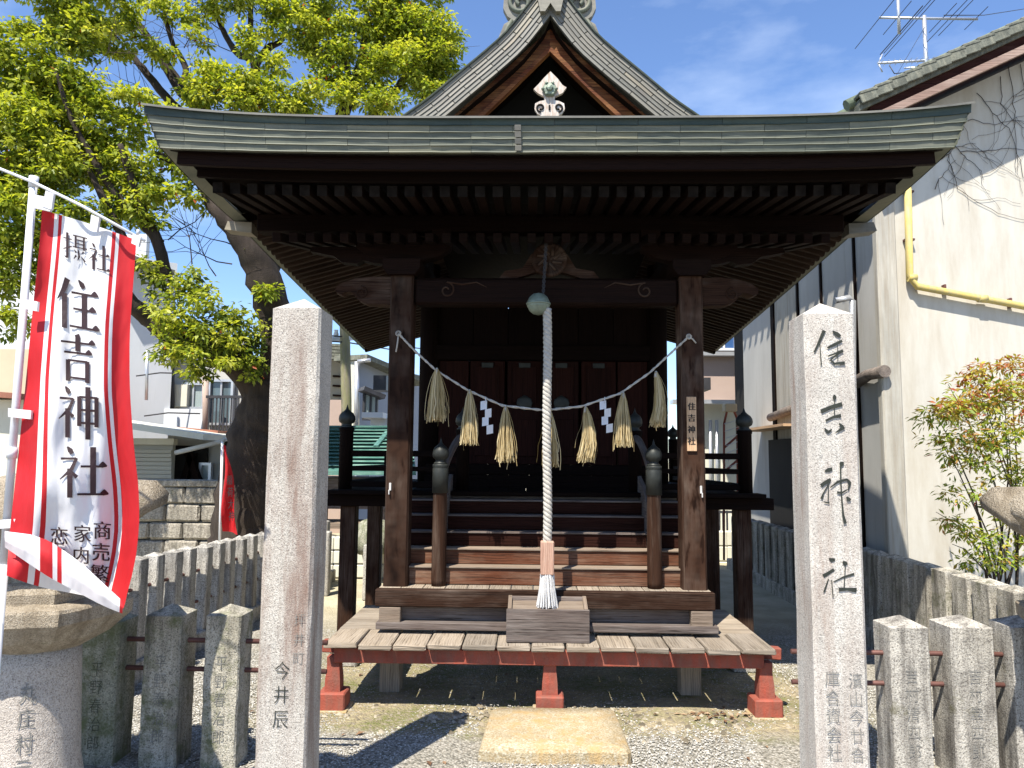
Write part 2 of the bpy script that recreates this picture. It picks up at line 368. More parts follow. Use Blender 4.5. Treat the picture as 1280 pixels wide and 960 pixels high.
    def grid(s, fn, nu, nv, mi=None, sm=True, us=None, flip=False):
        base = len(s.v); us = us or [i/nu for i in range(nu+1)]; nu = len(us)-1
        for j in range(nv+1):
            for u in us: s.v.append(Vector(fn(u, j/nv)))
        for j in range(nv):
            for i in range(nu):
                q = [base+j*(nu+1)+i, base+j*(nu+1)+i+1, base+(j+1)*(nu+1)+i+1, base+(j+1)*(nu+1)+i]
                ps = [s.v[k] for k in q]
                m_ = mi(us[i], us[i+1], j/nv) if callable(mi) else (mi or 0)
                s.face(q[::-1] if flip else q, [(p.x+p.y, p.z) for p in (ps[::-1] if flip else ps)], m_, sm)
        return s
    def mesh(s, name, mats, origin):
        me = bpy.data.meshes.new(name)
        me.from_pydata([tuple(Vector(p)-origin) for p in s.v], [], s.f)
        uvl = me.uv_layers.new(name='UVMap'); k = 0
        flat = []
        for fi, f in enumerate(s.f):
            u = s.uv[fi]
            if u is None: u = [((s.v[i].x+s.v[i].y), s.v[i].z) for i in f]
            for q in u: flat += [q[0], q[1]]
        uvl.data.foreach_set('uv', flat)
        for m_ in mats: me.materials.append(m_)
        me.polygons.foreach_set('material_index', s.mi); me.polygons.foreach_set('use_smooth', s.sm)
        me.update(); return me
    def build(s, name, mats, parent=None, origin=None, label=None, cat=None, group=None, kind=None):
        if not isinstance(mats, (list, tuple)): mats = [mats]
        if origin is None:
            xs = [p[0] for p in s.v]; ys = [p[1] for p in s.v]; zs = [p[2] for p in s.v]
            origin = Vector(((min(xs)+max(xs))/2, (min(ys)+max(ys))/2, min(zs)))
        origin = Vector(origin)
        o = bpy.data.objects.new(name, s.mesh(name, mats, origin)); COL.objects.link(o)
        o.parent = parent; o.location = origin-wo(parent); WO[o.name] = origin
        tag(o, label, cat, group, kind); return o
def tag(o, label=None, cat=None, group=None, kind=None):
    if label: o['label'] = label
    if cat: o['category'] = cat
    if group: o['group'] = group
    if kind: o['kind'] = kind
    return o
def thing(name, label, cat, loc, group=None):
    o = bpy.data.objects.new(name, None); COL.objects.link(o); o.location = loc; o.empty_display_size = .1
    WO[o.name] = Vector(loc); return tag(o, label, cat, group)
CACHE = {}
def piece(name, c, size, mat, parent, rot=(0, 0, 0), ch=.004, q=3):
    """one separately movable plank, stone or bar; alike pieces share their mesh"""
    key = (name, tuple(round(k, q) for k in size), mat.name, ch)
    if key not in CACHE:
        CACHE[key] = MB().box((0, 0, 0), tuple(size), None, ch).mesh(name, [mat], Vector((0, 0, 0)))
    o = bpy.data.objects.new(name, CACHE[key]); COL.objects.link(o); o.parent = parent
    o.location = Vector(c)-wo(parent); o.rotation_euler = rot; WO[o.name] = Vector(c); return o
def place(o, parent, loc, rot=None, label=None):
    c = o.copy(); COL.objects.link(c); c.parent = parent; c.location = Vector(loc)-wo(parent); WO[c.name] = Vector(loc)
    if rot: c.rotation_euler = rot
    if label: c['label'] = label
    return c
def rj(a): return random.uniform(-a, a)
def interp(pts, x):
    if x <= pts[0][0]: return pts[0][1]
    for (a, b), (c, d) in zip(pts, pts[1:]):
        if x <= c: return b+(d-b)*(x-a)/(c-a)
    return pts[-1][1]
# writing: glyph meshes from the built-in font, and brush strokes drawn by hand
_tc = bpy.data.curves.new('glyph', 'FONT'); _to = bpy.data.objects.new('glyph', _tc); COL.objects.link(_to)
GL = {}
def glyph(ch, bold=0.0):
    k = (ch, bold)
    if k not in GL:
        _tc.body = ch; _tc.offset = bold
        dg = bpy.context.evaluated_depsgraph_get(); dg.update(); ev = _to.evaluated_get(dg); m_ = ev.to_mesh()
        GL[k] = ([(v.co.x-.5, v.co.y-.38) for v in m_.vertices], [tuple(p.vertices) for p in m_.polygons]); ev.to_mesh_clear()
    return GL[k]
def put_glyph(mb, ch, fn, bold=0., mi=0):
    """fn maps glyph units (-.5..+.5, up) to a world point"""
    vs, fs = glyph(ch, min(bold, 0.0))
    for k, dx in enumerate((0,) if bold <= 0 else (-bold, 0, bold)):
        b = len(mb.v)
        for x, y in vs: mb.v.append(Vector(fn(x+dx, y))+Vector((0, -.0006*k, 0)))
        for f in fs: mb.face([b+i for i in f], None, mi)
def put_stroke(mb, pts, fn, mi=0, seg=3):
    """ribbon of points (x, y, width) mapped by fn"""
    P = []
    for (x0, y0, w0), (x1, y1, w1) in zip(pts, pts[1:]):
        for i in range(seg): t = i/seg; P.append((x0+(x1-x0)*t, y0+(y1-y0)*t, w0+(w1-w0)*t))
    P.append(pts[-1]); b = len(mb.v)
    for i, (x, y, w_) in enumerate(P):
        a = P[max(i-1, 0)]; c = P[min(i+1, len(P)-1)]; dx, dy = c[0]-a[0], c[1]-a[1]; l_ = math.hypot(dx, dy) or 1
        nx, ny = -dy/l_*w_/2, dx/l_*w_/2
        mb.v.append(Vector(fn(x+nx, y+ny))); mb.v.append(Vector(fn(x-nx, y-ny)))
    for i in range(len(P)-1): mb.face([b+2*i, b+2*i+1, b+2*i+3, b+2*i+2], None, mi)
# ================================================================ GROUND
def ground_mat():
    m, n, b = newmat('gravel_and_earth')
    tc = n.nodes.new('ShaderNodeTexCoord'); raw = tc.outputs['Object']
    sx = n.nodes.new('ShaderNodeSeparateXYZ'); L(n, raw, sx.inputs[0])
    vo = n.nodes.new('ShaderNodeTexVoronoi'); vo.inputs['Scale'].default_value = 75; L(n, raw, vo.inputs['Vector'])
    sp = n.nodes.new('ShaderNodeSeparateColor'); L(n, vo.outputs['Color'], sp.inputs[0])
    c = ramp(n, sp.outputs[0], [(0, (.18, .175, .155)), (.3, (.33, .32, .285)), (.6, (.43, .415, .375)), (.85, (.51, .49, .45)), (1, (.58, .56, .52))])
    c = mixc(n, 1.0, c, ramp(n, rng(n, vo.outputs['Distance'], .0, .75), [(0, (1, 1, 1)), (1, (.55, .53, .5))]), 'MULTIPLY')
    big = noise(n, raw, 1.1, 5, .6)
    c = mixc(n, 1.0, c, ramp(n, big, [(.3, (.84, .82, .78)), (.7, (1.08, 1.06, 1.02))]), 'MULTIPLY')
    nz = noise(n, raw, 2.2, 6, .65); nf = noise(n, raw, 26, 5, .7)
    # damp mossy earth along the drip line, bare yellowish earth beside and behind
    jy = n.nodes.new('ShaderNodeMath'); jy.operation = 'MULTIPLY_ADD'; jy.inputs[1].default_value = .55; L(n, nz, jy.inputs[0]); L(n, sx.outputs[1], jy.inputs[2])
    band = mixc(n, 1.0, rng(n, jy.outputs[0], 4.52, 4.68), rng(n, sx.outputs[0], -1.9, -1.2), 'MULTIPLY')
    band = mixc(n, 1.0, band, rng(n, sx.outputs[0], 2.2, 1.7), 'MULTIPLY')
    earth = ramp(n, nf, [(.3, (.17, .13, .075)), (.5, (.33, .27, .17)), (.7, (.50, .43, .29))])
    moss = ramp(n, nf, [(.3, (.055, .065, .02)), (.6, (.13, .14, .045)), (.8, (.24, .23, .10))])
    ms = mixc(n, 1.0, rng(n, nz, .40, .58), rng(n, nf, .35, .6), 'MULTIPLY')
    em = mixc(n, ms, earth, moss)
    c = mixc(n, mixc(n, 1.0, band, rng(n, nf, .25, .5), 'MULTIPLY'), c, em)
    back = rng(n, sx.outputs[1], 6.6, 7.6)
    c = mixc(n, back, c, ramp(n, nz, [(.35, (.36, .32, .22)), (.65, (.52, .47, .34))]))
    L(n, c, b.inputs['Base Color']); b.inputs['Roughness'].default_value = .95; b.inputs['Specular IOR Level'].default_value = .15
    bp = n.nodes.new('ShaderNodeBump'); bp.inputs['Strength'].default_value = .9; bp.inputs['Distance'].default_value = .012
    L(n, mixc(n, .35, rng(n, vo.outputs['Distance'], 0, .7, 1, 0), nf), bp.inputs['Height']); L(n, bp.outputs[0], b.inputs['Normal'])
    return m
g = MB()
G0 = len(g.v)
def gz(x, y):
    if not (-3.4 < x < 3.4 and 2.4 < y < 6): return 0.0
    return .006*math.sin(x*3.1+y*2.3)+.005*math.sin(x*7.7-y*5.1)-.006
xs = [-250, -60, -12, -6]+[-3.4+i*.1 for i in range(69)]+[6, 12, 60, 250]; ys = [-40, 0, 1.5]+[2.4+i*.1 for i in range(37)]+[7, 9, 14, 40, 120, 400]
for y in ys:
    for x in xs: g.v.append(Vector((x, y, gz(x, y))))
nx = len(xs)
for j in range(len(ys)-1):
    for i in range(nx-1): g.face([j*nx+i, j*nx+i+1, (j+1)*nx+i+1, (j+1)*nx+i], None, 0, True)
g.build('ground', ground_mat(), origin=(0, 0, 0), kind='structure')

def scatter(name, n, mat, region, size, label, flat=.6, kind='rock', z0=0.0):
    """many tiny stones or leaves as one mesh, made with numpy"""
    x, y = region(n)
    k = len(x); s = RNG.uniform(size[0], size[1], k)
    if kind == 'rock':
        T = np.array([[1, 0, 0], [0, 1, 0], [-1, 0, 0], [0, -1, 0], [0, 0, 1]], float)
        FT = np.array([[0, 1, 4], [1, 2, 4], [2, 3, 4], [3, 0, 4]])
        T[:, :2] *= RNG.uniform(.9, 1.1)
        P = T[None]*RNG.uniform(.65, 1.25, (k, 5, 1)); P[:, :, 2] *= flat
        P[:, 4, :2] += RNG.uniform(-.35, .35, (k, 2))
    else:
        T = np.array([[-1, 0, 0], [0, .45, .25], [1, 0, 0.1], [0, -.45, .3]], float); FT = np.array([[0, 1, 2], [0, 2, 3]])
        P = np.repeat(T[None], k, 0)*RNG.uniform(.7, 1.2, (k, 4, 1))
    a = RNG.uniform(0, 2*PI, k); ca, sa = np.cos(a), np.sin(a)
    X = P[:, :, 0]*ca[:, None]-P[:, :, 1]*sa[:, None]; Y = P[:, :, 0]*sa[:, None]+P[:, :, 1]*ca[:, None]
    V = np.stack([X*s[:, None]+x[:, None], Y*s[:, None]+y[:, None], P[:, :, 2]*s[:, None]+z0], 2).reshape(-1, 3)
    nv = P.shape[1]; Fc = (FT[None]+(np.arange(k)*nv)[:, None, None]).reshape(-1, 3)
    npmesh(name, V, Fc, mat, np.repeat(RNG.random(k), len(FT)), label)
def npmesh(name, V, Fc, mat, rnd, label=None, parent=None, kind='stuff', cat=None):
    me = bpy.data.meshes.new(name); nF = len(Fc); m_ = Fc.shape[1]
    org = Vector((float(V[:, 0].mean()), float(V[:, 1].mean()), float(V[:, 2].min())))
    V = V-np.array(org)
    me.vertices.add(len(V)); me.vertices.foreach_set('co', V.ravel().astype(np.float32))
    me.loops.add(nF*m_); me.loops.foreach_set('vertex_index', Fc.ravel().astype(np.int32))
    me.polygons.add(nF); me.polygons.foreach_set('loop_start', np.arange(0, nF*m_, m_, dtype=np.int32)); me.polygons.foreach_set('loop_total', np.full(nF, m_, np.int32))
    at_ = me.attributes.new('rnd', 'FLOAT', 'FACE'); at_.data.foreach_set('value', rnd.astype(np.float32))
    me.materials.append(mat); me.update(calc_edges=True)
    o = bpy.data.objects.new(name, me); COL.objects.link(o); o.parent = parent; o.location = org-wo(parent); WO[o.name] = org
    return tag(o, label, cat, None, kind)
def reg_front(n):
    y = RNG.uniform(3.3, 6.8, n); x = RNG.uniform(-2.7, 2.8, n)
    k = ~((y > 4.42+RNG.normal(0, .12, n)) & (x > -1.5) & (x < 1.8) & (RNG.random(n) < .82)); k &= ~((x > -.27) & (x < .53) & (y > 3.93) & (y < 4.63))
    return x[k], y[k]
scatter('gravel', 120000, PEB, reg_front, (.0028, .0068), 'pale grey gravel spread in front of the shrine', kind='rock', z0=-.001)
def reg_stones(n):
    x = RNG.uniform(-1.4, 1.7, n); y = 4.55+RNG.normal(0, .16, n); return x, y
scatter('small_stones', 520, PEB2, reg_stones, (.010, .028), 'loose small stones on the bare earth under the eaves', kind='rock', z0=-.004)
def reg_leaf(n):
    a = int(n*.45); x = np.concatenate([RNG.normal(1.12, .13, a), RNG.uniform(-2.4, 2.6, n-a)]); y = np.concatenate([RNG.normal(4.66, .045, a), RNG.uniform(3.7, 6, n-a)])
    return x, y
scatter('dry_leaves', 95, DRY, reg_leaf, (.012, .032), 'dry brown leaves blown into a small heap beside the deck leg', kind='leaf', z0=.006)

# stepping slab
sb = MB(); pts = [(-.37, 0), (-.345, -.012), (.365, -.012), (.38, .01), (.375, .60), (.355, .635), (-.33, .625), (-.352, .60)]
cx, y0 = .135, 3.95
rim = [(-.375, 0), (-.2, -.012), (0, -.016), (.2, -.006), (.365, -.010), (.385, .02), (.382, .3), (.375, .60), (.35, .64), (.1, .632), (-.12, .638), (-.30, .622), (-.345, .58), (-.36, .3)]
def ringpts(k, z, d): return [Vector((cx+x*k, y0+.31+(y-.31)*k, z+random.uniform(-d, d))) for x, y in rim]
rs = [ringpts(1.01, -.03, 0), ringpts(1.0, .045, .004), ringpts(.975, .062, .003), ringpts(.6, .066, .003), ringpts(.25, .066, .002)]
b0 = 0
for r_ in rs: sb.v += r_
nr = len(rim)
for i in range(len(rs)-1):
    for j in range(nr): sb.face([i*nr+j, i*nr+(j+1) % nr, (i+1)*nr+(j+1) % nr, (i+1)*nr+j], None, 0, i > 1)
sb.face([(len(rs)-1)*nr+j for j in range(nr)], None, 0)
sb.build('stepping_stone', SLAB, label='worn yellowish flat stone slab lying in gravel before the shrine', cat='stone slab')

# ================================================================ STONE PILLARS
def pillar_mesh(mb, x0, x1, y0, y1, zt, za, ch=.012, lean=0.0, zb=-.12):
    xs_, ys_ = (x0, x1), (y0, y1); segs = 12
    prof = [(x0+ch, y0), (x1-ch, y0), (x1, y0+ch), (x1, y1-ch), (x1-ch, y1), (x0+ch, y1), (x0, y1-ch), (x0, y0+ch)]
    b = len(mb.v)
    for k in range(segs+1):
        z = zb+(zt-zb)*k/segs
        for x, y in prof: mb.v.append(Vector((x+rj(.0022), y+rj(.0022), z)))
    for k in range(segs):
        for j in range(8): mb.face([b+k*8+j, b+k*8+(j+1) % 8, b+(k+1)*8+(j+1) % 8, b+(k+1)*8+j])
    t = len(mb.v); mb.v.append(Vector(((x0+x1)/2, (y0+y1)/2, za)))
    for j in range(8): mb.face([b+segs*8+j, b+segs*8+(j+1) % 8, t])
YP = 3.28
L1 = (-1.136, -.918); R1 = (1.192, 1.410)
pl = MB(); pillar_mesh(pl, L1[0], L1[1], YP, YP+.215, 2.152, 2.215)
PL = pl.build('stone_pillar', GRAN, label='tall square granite pillar with brown rain stains, left of the shrine steps, behind the white banner side', cat='stone pillar')
PL['label'] = 'tall granite pillar with brown rain stains and small carved letters, nearest the red and white banner'
pr = MB(); pillar_mesh(pr, R1[0]-.0, R1[1], YP, YP+.215, 2.138, 2.205)
PR = pr.build('stone_pillar', GRANR, label='tall bright granite pillar with four large black brush characters down its face', cat='stone pillar')
def face_text(parent, chars, cx_, z_, size, dz, mat, bold=0., y=None, narrow=.9, name='carved_character', d=.0036):
    for i, ch in enumerate(chars):
        mb = MB(); zz = z_-i*dz
        put_glyph(mb, ch, lambda x, yy: (cx_+x*size*narrow, y-d, zz+yy*size), bold)
        mb.build(name, mat, parent, origin=(cx_, y-d, zz))
face_text(PL, '坪井町', *(lambda p: (p.x, p.z))(at(375, 775, YP)), .058, .078, CARVE, -.012, YP)
face_text(PL, '今井辰', *(lambda p: (p.x, p.z))(at(353, 838, YP)), .080, .098, CARVP, -.012, YP)
strokes = {
 '住': (360, [[(240, 255, 22), (220, 300, 18), (180, 388, 11)], [(213, 335, 5), (222, 465, 8)], [(290, 260, 10), (315, 278, 26), (336, 292, 18)],
      [(258, 360, 12), (300, 340, 18), (346, 316, 14)], [(262, 410, 9), (310, 392, 11), (352, 376, 18)], [(340, 382, 14), (300, 412, 10), (270, 438, 8)],
      [(275, 430, 8), (300, 455, 14), (362, 450, 20)], [(318, 340, 5), (320, 440, 5)]]),
 '吉': (360, [[(300, 640, 8), (301, 652, 22), (303, 668, 20)], [(220, 742, 26), (280, 715, 22), (347, 697, 26)], [(302, 665, 6), (300, 780, 6)],
      [(248, 797, 14), (290, 775, 13), (340, 765, 22)], [(240, 842, 8), (263, 866, 20), (285, 848, 6)], [(328, 813, 10), (354, 838, 22), (308, 867, 6)]]),
 '神': (560, [[(243, 140, 8), (265, 132, 26), (288, 126, 18)], [(220, 227, 24), (250, 205, 22), (278, 187, 18)], [(275, 200, 6), (235, 270, 8), (222, 305, 16)],
      [(265, 215, 5), (262, 320, 6)], [(235, 322, 5), (270, 330, 12)], [(345, 82, 20), (343, 98, 28), (336, 112, 9), (338, 200, 9), (343, 300, 9), (352, 400, 13), (365, 452, 20)],
      [(275, 237, 6), (320, 202, 14), (375, 188, 13), (392, 208, 18), (382, 255, 7)], [(315, 266, 14), (345, 268, 12), (378, 248, 6)], [(372, 293, 10), (385, 308, 26), (396, 314, 14)]]),
 '社': (560, [[(268, 662, 8), (285, 672, 26), (304, 668, 14)], [(233, 768, 24), (265, 750, 20), (298, 728, 18)], [(265, 785, 6), (238, 864, 12)], [(283, 790, 5), (292, 895, 7)],
      [(350, 680, 10), (365, 692, 28), (378, 694, 12)], [(294, 802, 6), (350, 775, 10), (418, 755, 16)], [(365, 700, 6), (358, 840, 6)], [(325, 848, 22), (380, 845, 16), (432, 852, 30)]])}
for ch in '住吉神社':
    oy, sts = strokes[ch]; mb = MB(); k_ = 0
    for s_ in sts:
        k_ += 1
        put_stroke(mb, s_, lambda x, y: (lambda p: Vector((p.x, YP-.0034-.0003*k_, p.z)))(at(980+x/4.8, oy+y/4.8, YP)))
    mb.build('carved_character', CARVP, PR)
p_ = at(1040, 848, YP); face_text(PR, '庫合資会社', p_.x, p_.z, .068, .0735, CARVE, -.008, YP, .95)
p_ = at(1069, 850, YP); face_text(PR, '濱山今廿合', p_.x, p_.z, .066, .0735, CARVE, -.010, YP, .95)

# ================================================================ FENCES
def fence_post(parent, xc, yc, w_, zt, za, mat, text=None, tmat=None, size=.075):
    mb = MB(); pillar_mesh(mb, xc-w_/2, xc+w_/2, yc-w_/2, yc+w_/2, zt, za, .008)
    o = mb.build('post', mat, parent)
    if text: face_text(o, text, xc, zt-.22, size, size*1.16, tmat, -.012, yc-w_/2)
    return o
YB = 3.80
fl = thing('stone_fence', 'low fence of three mossy inscribed stone posts on two rusty pipes behind the round lantern', 'stone fence', (-1.8, YB+.1, 0))
for i, (px0, px1, top, txt, m_) in enumerate([(100, 148, 776, '平野春治郎', OLDG), (180, 226, 778, '平野泰治郎', OLD), (256, 300, 776, '平野春治郎', OLD)]):
    a = at(px0, 800, YB).x; b_ = at(px1, 800, YB).x; zt = at(px0, 770 if i else 778, YB).z
    fence_post(fl, (a+b_)/2, YB+(b_-a)/2, b_-a, zt, zt+.045, m_, txt, CARVM if i == 0 else CARVE)
for z in (.435, .575):
    t = MB(); t.tube([(-3.0, YB+.09, z+.01), (-1.0, YB+.09, z)], .0125, 8); t.build('pipe_rail', RUST, fl)
fr = thing('stone_fence', 'low fence of inscribed grey stone posts on two rusty pipes right of the bright pillar', 'stone fence', (2.0, YB+.1, 0))
for i, (px0, px1, txt) in enumerate([(1113, 1162, '吉村清四郎'), (1189, 1243, '吉村幸四郎'), (1266, 1318, '吉村友三郎')]):
    a = at(px0, 800, YB).x; b_ = at(px1, 800, YB).x; zt = at(px0, 785, YB).z
    fence_post(fr, (a+b_)/2, YB+(b_-a)/2, b_-a, zt, zt+.045, FEN, txt, CARVE)
for z in (.42, .565):
    t = MB(); t.tube([(1.3, YB+.09, z+.0), (2.9, YB+.09, z)], .0125, 8); t.build('pipe_rail', RUST, fr)
# side fences running back
def side_fence(label, x0, x1, y0, y1, n, w_, d_, z0, z1, mat, face):
    t = thing('stone_fence', label, 'stone fence', ((x0+x1)/2, (y0+y1)/2, 0))
    vs = []
    for k in range(3):
        mb = MB(); h = .78; pillar_mesh(mb, -d_/2, d_/2, -w_/2, w_/2, h-.03+k*.006, h+.004, .008, zb=0.0)
        vs.append(mb.mesh('picket', [mat], Vector((0, 0, 0))))
    for i in range(n):
        f = i/(n-1); o = bpy.data.objects.new('picket', random.choice(vs)); COL.objects.link(o); o.parent = t
        p = Vector((x0+(x1-x0)*f+rj(.006), y0+(y1-y0)*f, 0)); o.location = p-wo(t); o.rotation_euler = (rj(.012), rj(.012), rj(.03)); WO[o.name] = p
        o.scale = (1, 1, (z0+(z1-z0)*f)/.78)
    cb = MB().beam((x0, y0-.3, .06), (x1, y1+.3, .06), .16, .16, .01); cb.build('curb', mat, t)
    for z in (.36, .6):
        r_ = MB().tube([(x0, y0-.2, z), (x1, y1+.2, z)], .012, 6); r_.build('pipe_rail', RUST, t)
    return t
side_fence('long row of stone pickets receding on the left behind the banner towards the camphor tree', -2.72, -2.42, 4.3, 9.1, 22, .115, .115, .83, .76, FEN, 1)
side_fence('long row of close set dark stone pickets receding on the right along the plaster building', 2.86, 2.86, 4.1, 10.6, 27, .19, .13, .79, .76, FEND, -1)

# ================================================================ STONE LANTERNS
def lantern(xc, yc, label, text):
    t = thing('stone_lantern', label, 'stone lantern', (xc, yc, 0), 'pair of stone lanterns')
    s_ = MB().lathe((xc, yc, 0), [(.30, -.02), (.30, .05), (.22, .06), (.212, .10), (.205, .12), (.190, .2), (.180, .4), (.172, .6), (.168, .68)], 28)
    so_ = s_.build('shaft', LSHAFT, t)
    if text:
        for i, ch in enumerate(text):
            mb = MB()
            def fn(x, y, i=i):
                a = -PI/2+.42+x*.36; r = np.interp(.52-i*.098+y*.085, [.1, .2, .4, .6, .68], [.205, .19, .18, .172, .168])+.004; zz = .52-i*.098+y*.085; return (xc+r*math.cos(a), yc+r*math.sin(a), zz)
            put_glyph(mb, ch, fn, .0); mb.build('carved_character', CARVE, so_)
    # hexagonal platform with a lotus-like cut under edge
    p = MB(); R = .375; rot = math.radians(12)
    prof = [(.175, .675), (.20, .68), (.30, .735), (.385, .80), (.40, .812), (.402, .86), (.395, .872), (.30, .885)]
    n6 = 6; sub = 4; n = n6*sub
    b = len(p.v)
    for r, z in prof:
        for j in range(n):
            a = 2*PI*j/n+rot; k = math.cos(PI/6)/math.cos(((a-rot) % (PI/3))-PI/6)
            blend = min(1, max(0, (z-.70)/.06)); kk = 1+(k-1)*blend; lob = 1+.035*math.sin(a*12)*(1 if .72 < z < .80 else 0)
            p.v.append(Vector((xc+r*kk*lob*math.cos(a)*R/.402*(1+rj(.008)), yc+r*kk*lob*math.sin(a)*R/.402, z+rj(.004))))
    for i in range(len(prof)-1):
        for j in range(n): p.face([b+i*n+j, b+i*n+(j+1) % n, b+(i+1)*n+(j+1) % n, b+(i+1)*n+j])
    p.face([b+(len(prof)-1)*n+j for j in range(n)])
    p.build('platform', LANT, t)
    q = MB().lathe((xc, yc, .885), [(.27, 0), (.275, .04), (.25, .075), (.235, .08)], 6, sm=False, rot=rot); q.build('base_ring', LANT, t)
    fb = MB()
    for j in range(6):
        a = 2*PI*j/6+rot; fb.box((xc+.155*math.cos(a), yc+.155*math.sin(a), 1.055), (.07, .07, .19), Euler((0, 0, a)), .006)
    fb.lathe((xc, yc, .963), [(.20, 0), (.20, .03)], 6, sm=False, rot=rot); fb.lathe((xc, yc, 1.12), [(.19, 0), (.20, .035)], 6, sm=False, rot=rot)
    for j in (1, 3, 5):
        a = 2*PI*(j+.5)/6+rot; fb.box((xc+.13*math.cos(a), yc+.13*math.sin(a), 1.055), (.03, .16, .18), Euler((0, 0, a)), .004)
    fb.build('fire_box', LANT, t)
    # roof with curled corner tips
    k = MB(); n = 48; rows = [(.12, 1.155, 0), (.34, 1.165, 0), (.40, 1.20, .0), (.405, 1.245, .3), (.36, 1.30, .5), (.22, 1.375, .4), (.11, 1.42, 0), (.06, 1.43, 0)]
    b = len(k.v)
    for ri, (r, z, tip) in enumerate(rows):
        for j in range(n):
            a = 2*PI*j/n+rot; ph = ((a-rot) % (PI/3)); ph = min(ph, PI/3-ph); c6 = max(0, 1-ph/(PI/14))
            kk = math.cos(PI/6)/math.cos(((a-rot) % (PI/3))-PI/6)
            e = 1 if r > .3 else 0
            rr = r*kk*(1+.24*c6**1.3*e) if r > .15 else r
            k.v.append(Vector((xc+rr*math.cos(a), yc+rr*math.sin(a), z+(.085*c6 if e else 0)+(.02*c6 if ri == 5 else 0)+rj(.003))))
    for i in range(len(rows)-1):
        for j in range(n): k.face([b+i*n+j, b+i*n+(j+1) % n, b+(i+1)*n+(j+1) % n, b+(i+1)*n+j], None, 0, True)
    k.face([b+j for j in range(n)][::-1]); k.build('lantern_roof', LANT, t)
    f = MB().lathe((xc, yc, 1.428), [(.09, 0), (.10, .03), (.06, .05), (.055, .06), (.085, .09), (.10, .135), (.085, .18), (.045, .215), (.008, .25)], 20); f.build('finial', LANT, t)
    return t
lantern(-2.13, 3.36, 'round shafted stone lantern standing half behind the large red and white banner', '丸庄村元朗')
lantern(2.50, 3.36, 'stone lantern at the right edge, only its curled roof corner and platform rim in frame', None)

# ================================================================ BANNER
YF = 2.70
def pole_pt(px, py, dy=0.0): return at(px, py, YF+dy)
t = thing('banner', 'large red and white vertical banner with black characters hanging from a white pole', 'banner', (pole_pt(-18, 960).x, YF, 0))
top = pole_pt(42, 228); bot = pole_pt(0, 760); d_ = (bot-top).normalized(); base = top+d_*((top.z+.03)/-d_.z)
pm = MB().tube([base, base.lerp(top, .45)], .0165, 14); pm.build('lower_pole', POLE, t)
pm = MB().tube([base.lerp(top, .45), top], .0135, 14); pm.tube([top+Vector((0, 0, -.02)), top+Vector((0, 0, .022))], .0165, 14)
c_ = base.lerp(top, .605); pm.tube([c_-d_*.02, c_+d_*.02], .0175, 14); pm.build('upper_pole', POLE, t)
am = MB().tube([pole_pt(-120, 165), pole_pt(0, 211), pole_pt(42, 228, -.02), pole_pt(100, 256, -.03), pole_pt(181, 301, -.03)], .0055, 8)
am.tube([pole_pt(172, 293, -.03), pole_pt(173, 287, -.03)], .006, 6); am.build('cross_arm', POLE, t)
LE = [(0, (53, 259)), (.10, (49, 310)), (.25, (41, 385)), (.45, (32, 480)), (.65, (22, 575)), (.85, (12, 665)), (1, (8, 722))]
RE = [(0, (171, 297)), (.08, (168, 335)), (.25, (162, 415)), (.40, (162, 485)), (.55, (167, 555)), (.70, (174, 615)), (.82, (174, 668)), (.92, (166, 720)), (1, (152, 764))]
def crv(T, v):
    ks = [p[0] for p in T]; X = np.interp([max(0, v-.04), v, min(1, v+.04)], ks, [p[1][0] for p in T]).mean(); Y_ = np.interp([max(0, v-.02), v, min(1, v+.02)], ks, [p[1][1] for p in T]).mean()
    return X, Y_
def cl_px(u, v):
    k_ = min(1, max(0, (v-.42)/.4)); u = u+.34*k_*u*(1-u)
    a = crv(LE, v); b = crv(RE, v); x = a[0]*(1-u)+b[0]*u; y = a[1]*(1-u)+b[1]*u
    y += 9*math.sin(PI*u)*(1-v)**3*(-.2) + 6*math.sin(2*PI*u)*v*v*.4
    return x, y
def cl(u, v, off=0.0):
    x, y = cl_px(u, v)
    dep = .010*math.sin(u*26+v*9)*v+.008*math.sin(v*31+u*5)*(1-u)+.05*math.sin(u*4.6+v*5.2)*(.25+v)+.03*math.sin(u*9-v*7)*v+.012*math.sin(u*15+v*3)+.05*u - .03
    return at(x, y, YF+.01+dep-off)
US = [0, .04, .07, .10, .135, .165, .18, .205, .215, .26, .31, .36, .41, .46, .51, .56, .61, .66, .71, .745, .765, .785, .80, .82, .86, .90, .95, 1]
def stripe(u0, u1, v):
    m_ = (u0+u1)/2
    return 0 if (m_ < .135 or .18 < m_ < .215 or .745 < m_ < .785 or m_ > .82) else 1
US = sorted(set(US+[(a+b)/2 for a, b in zip(US, US[1:])]))
bc = MB(); bc.grid(cl, 0, 150, mi=stripe, us=US); BC = bc.build('banner_cloth', [FRED, FWHT], t)
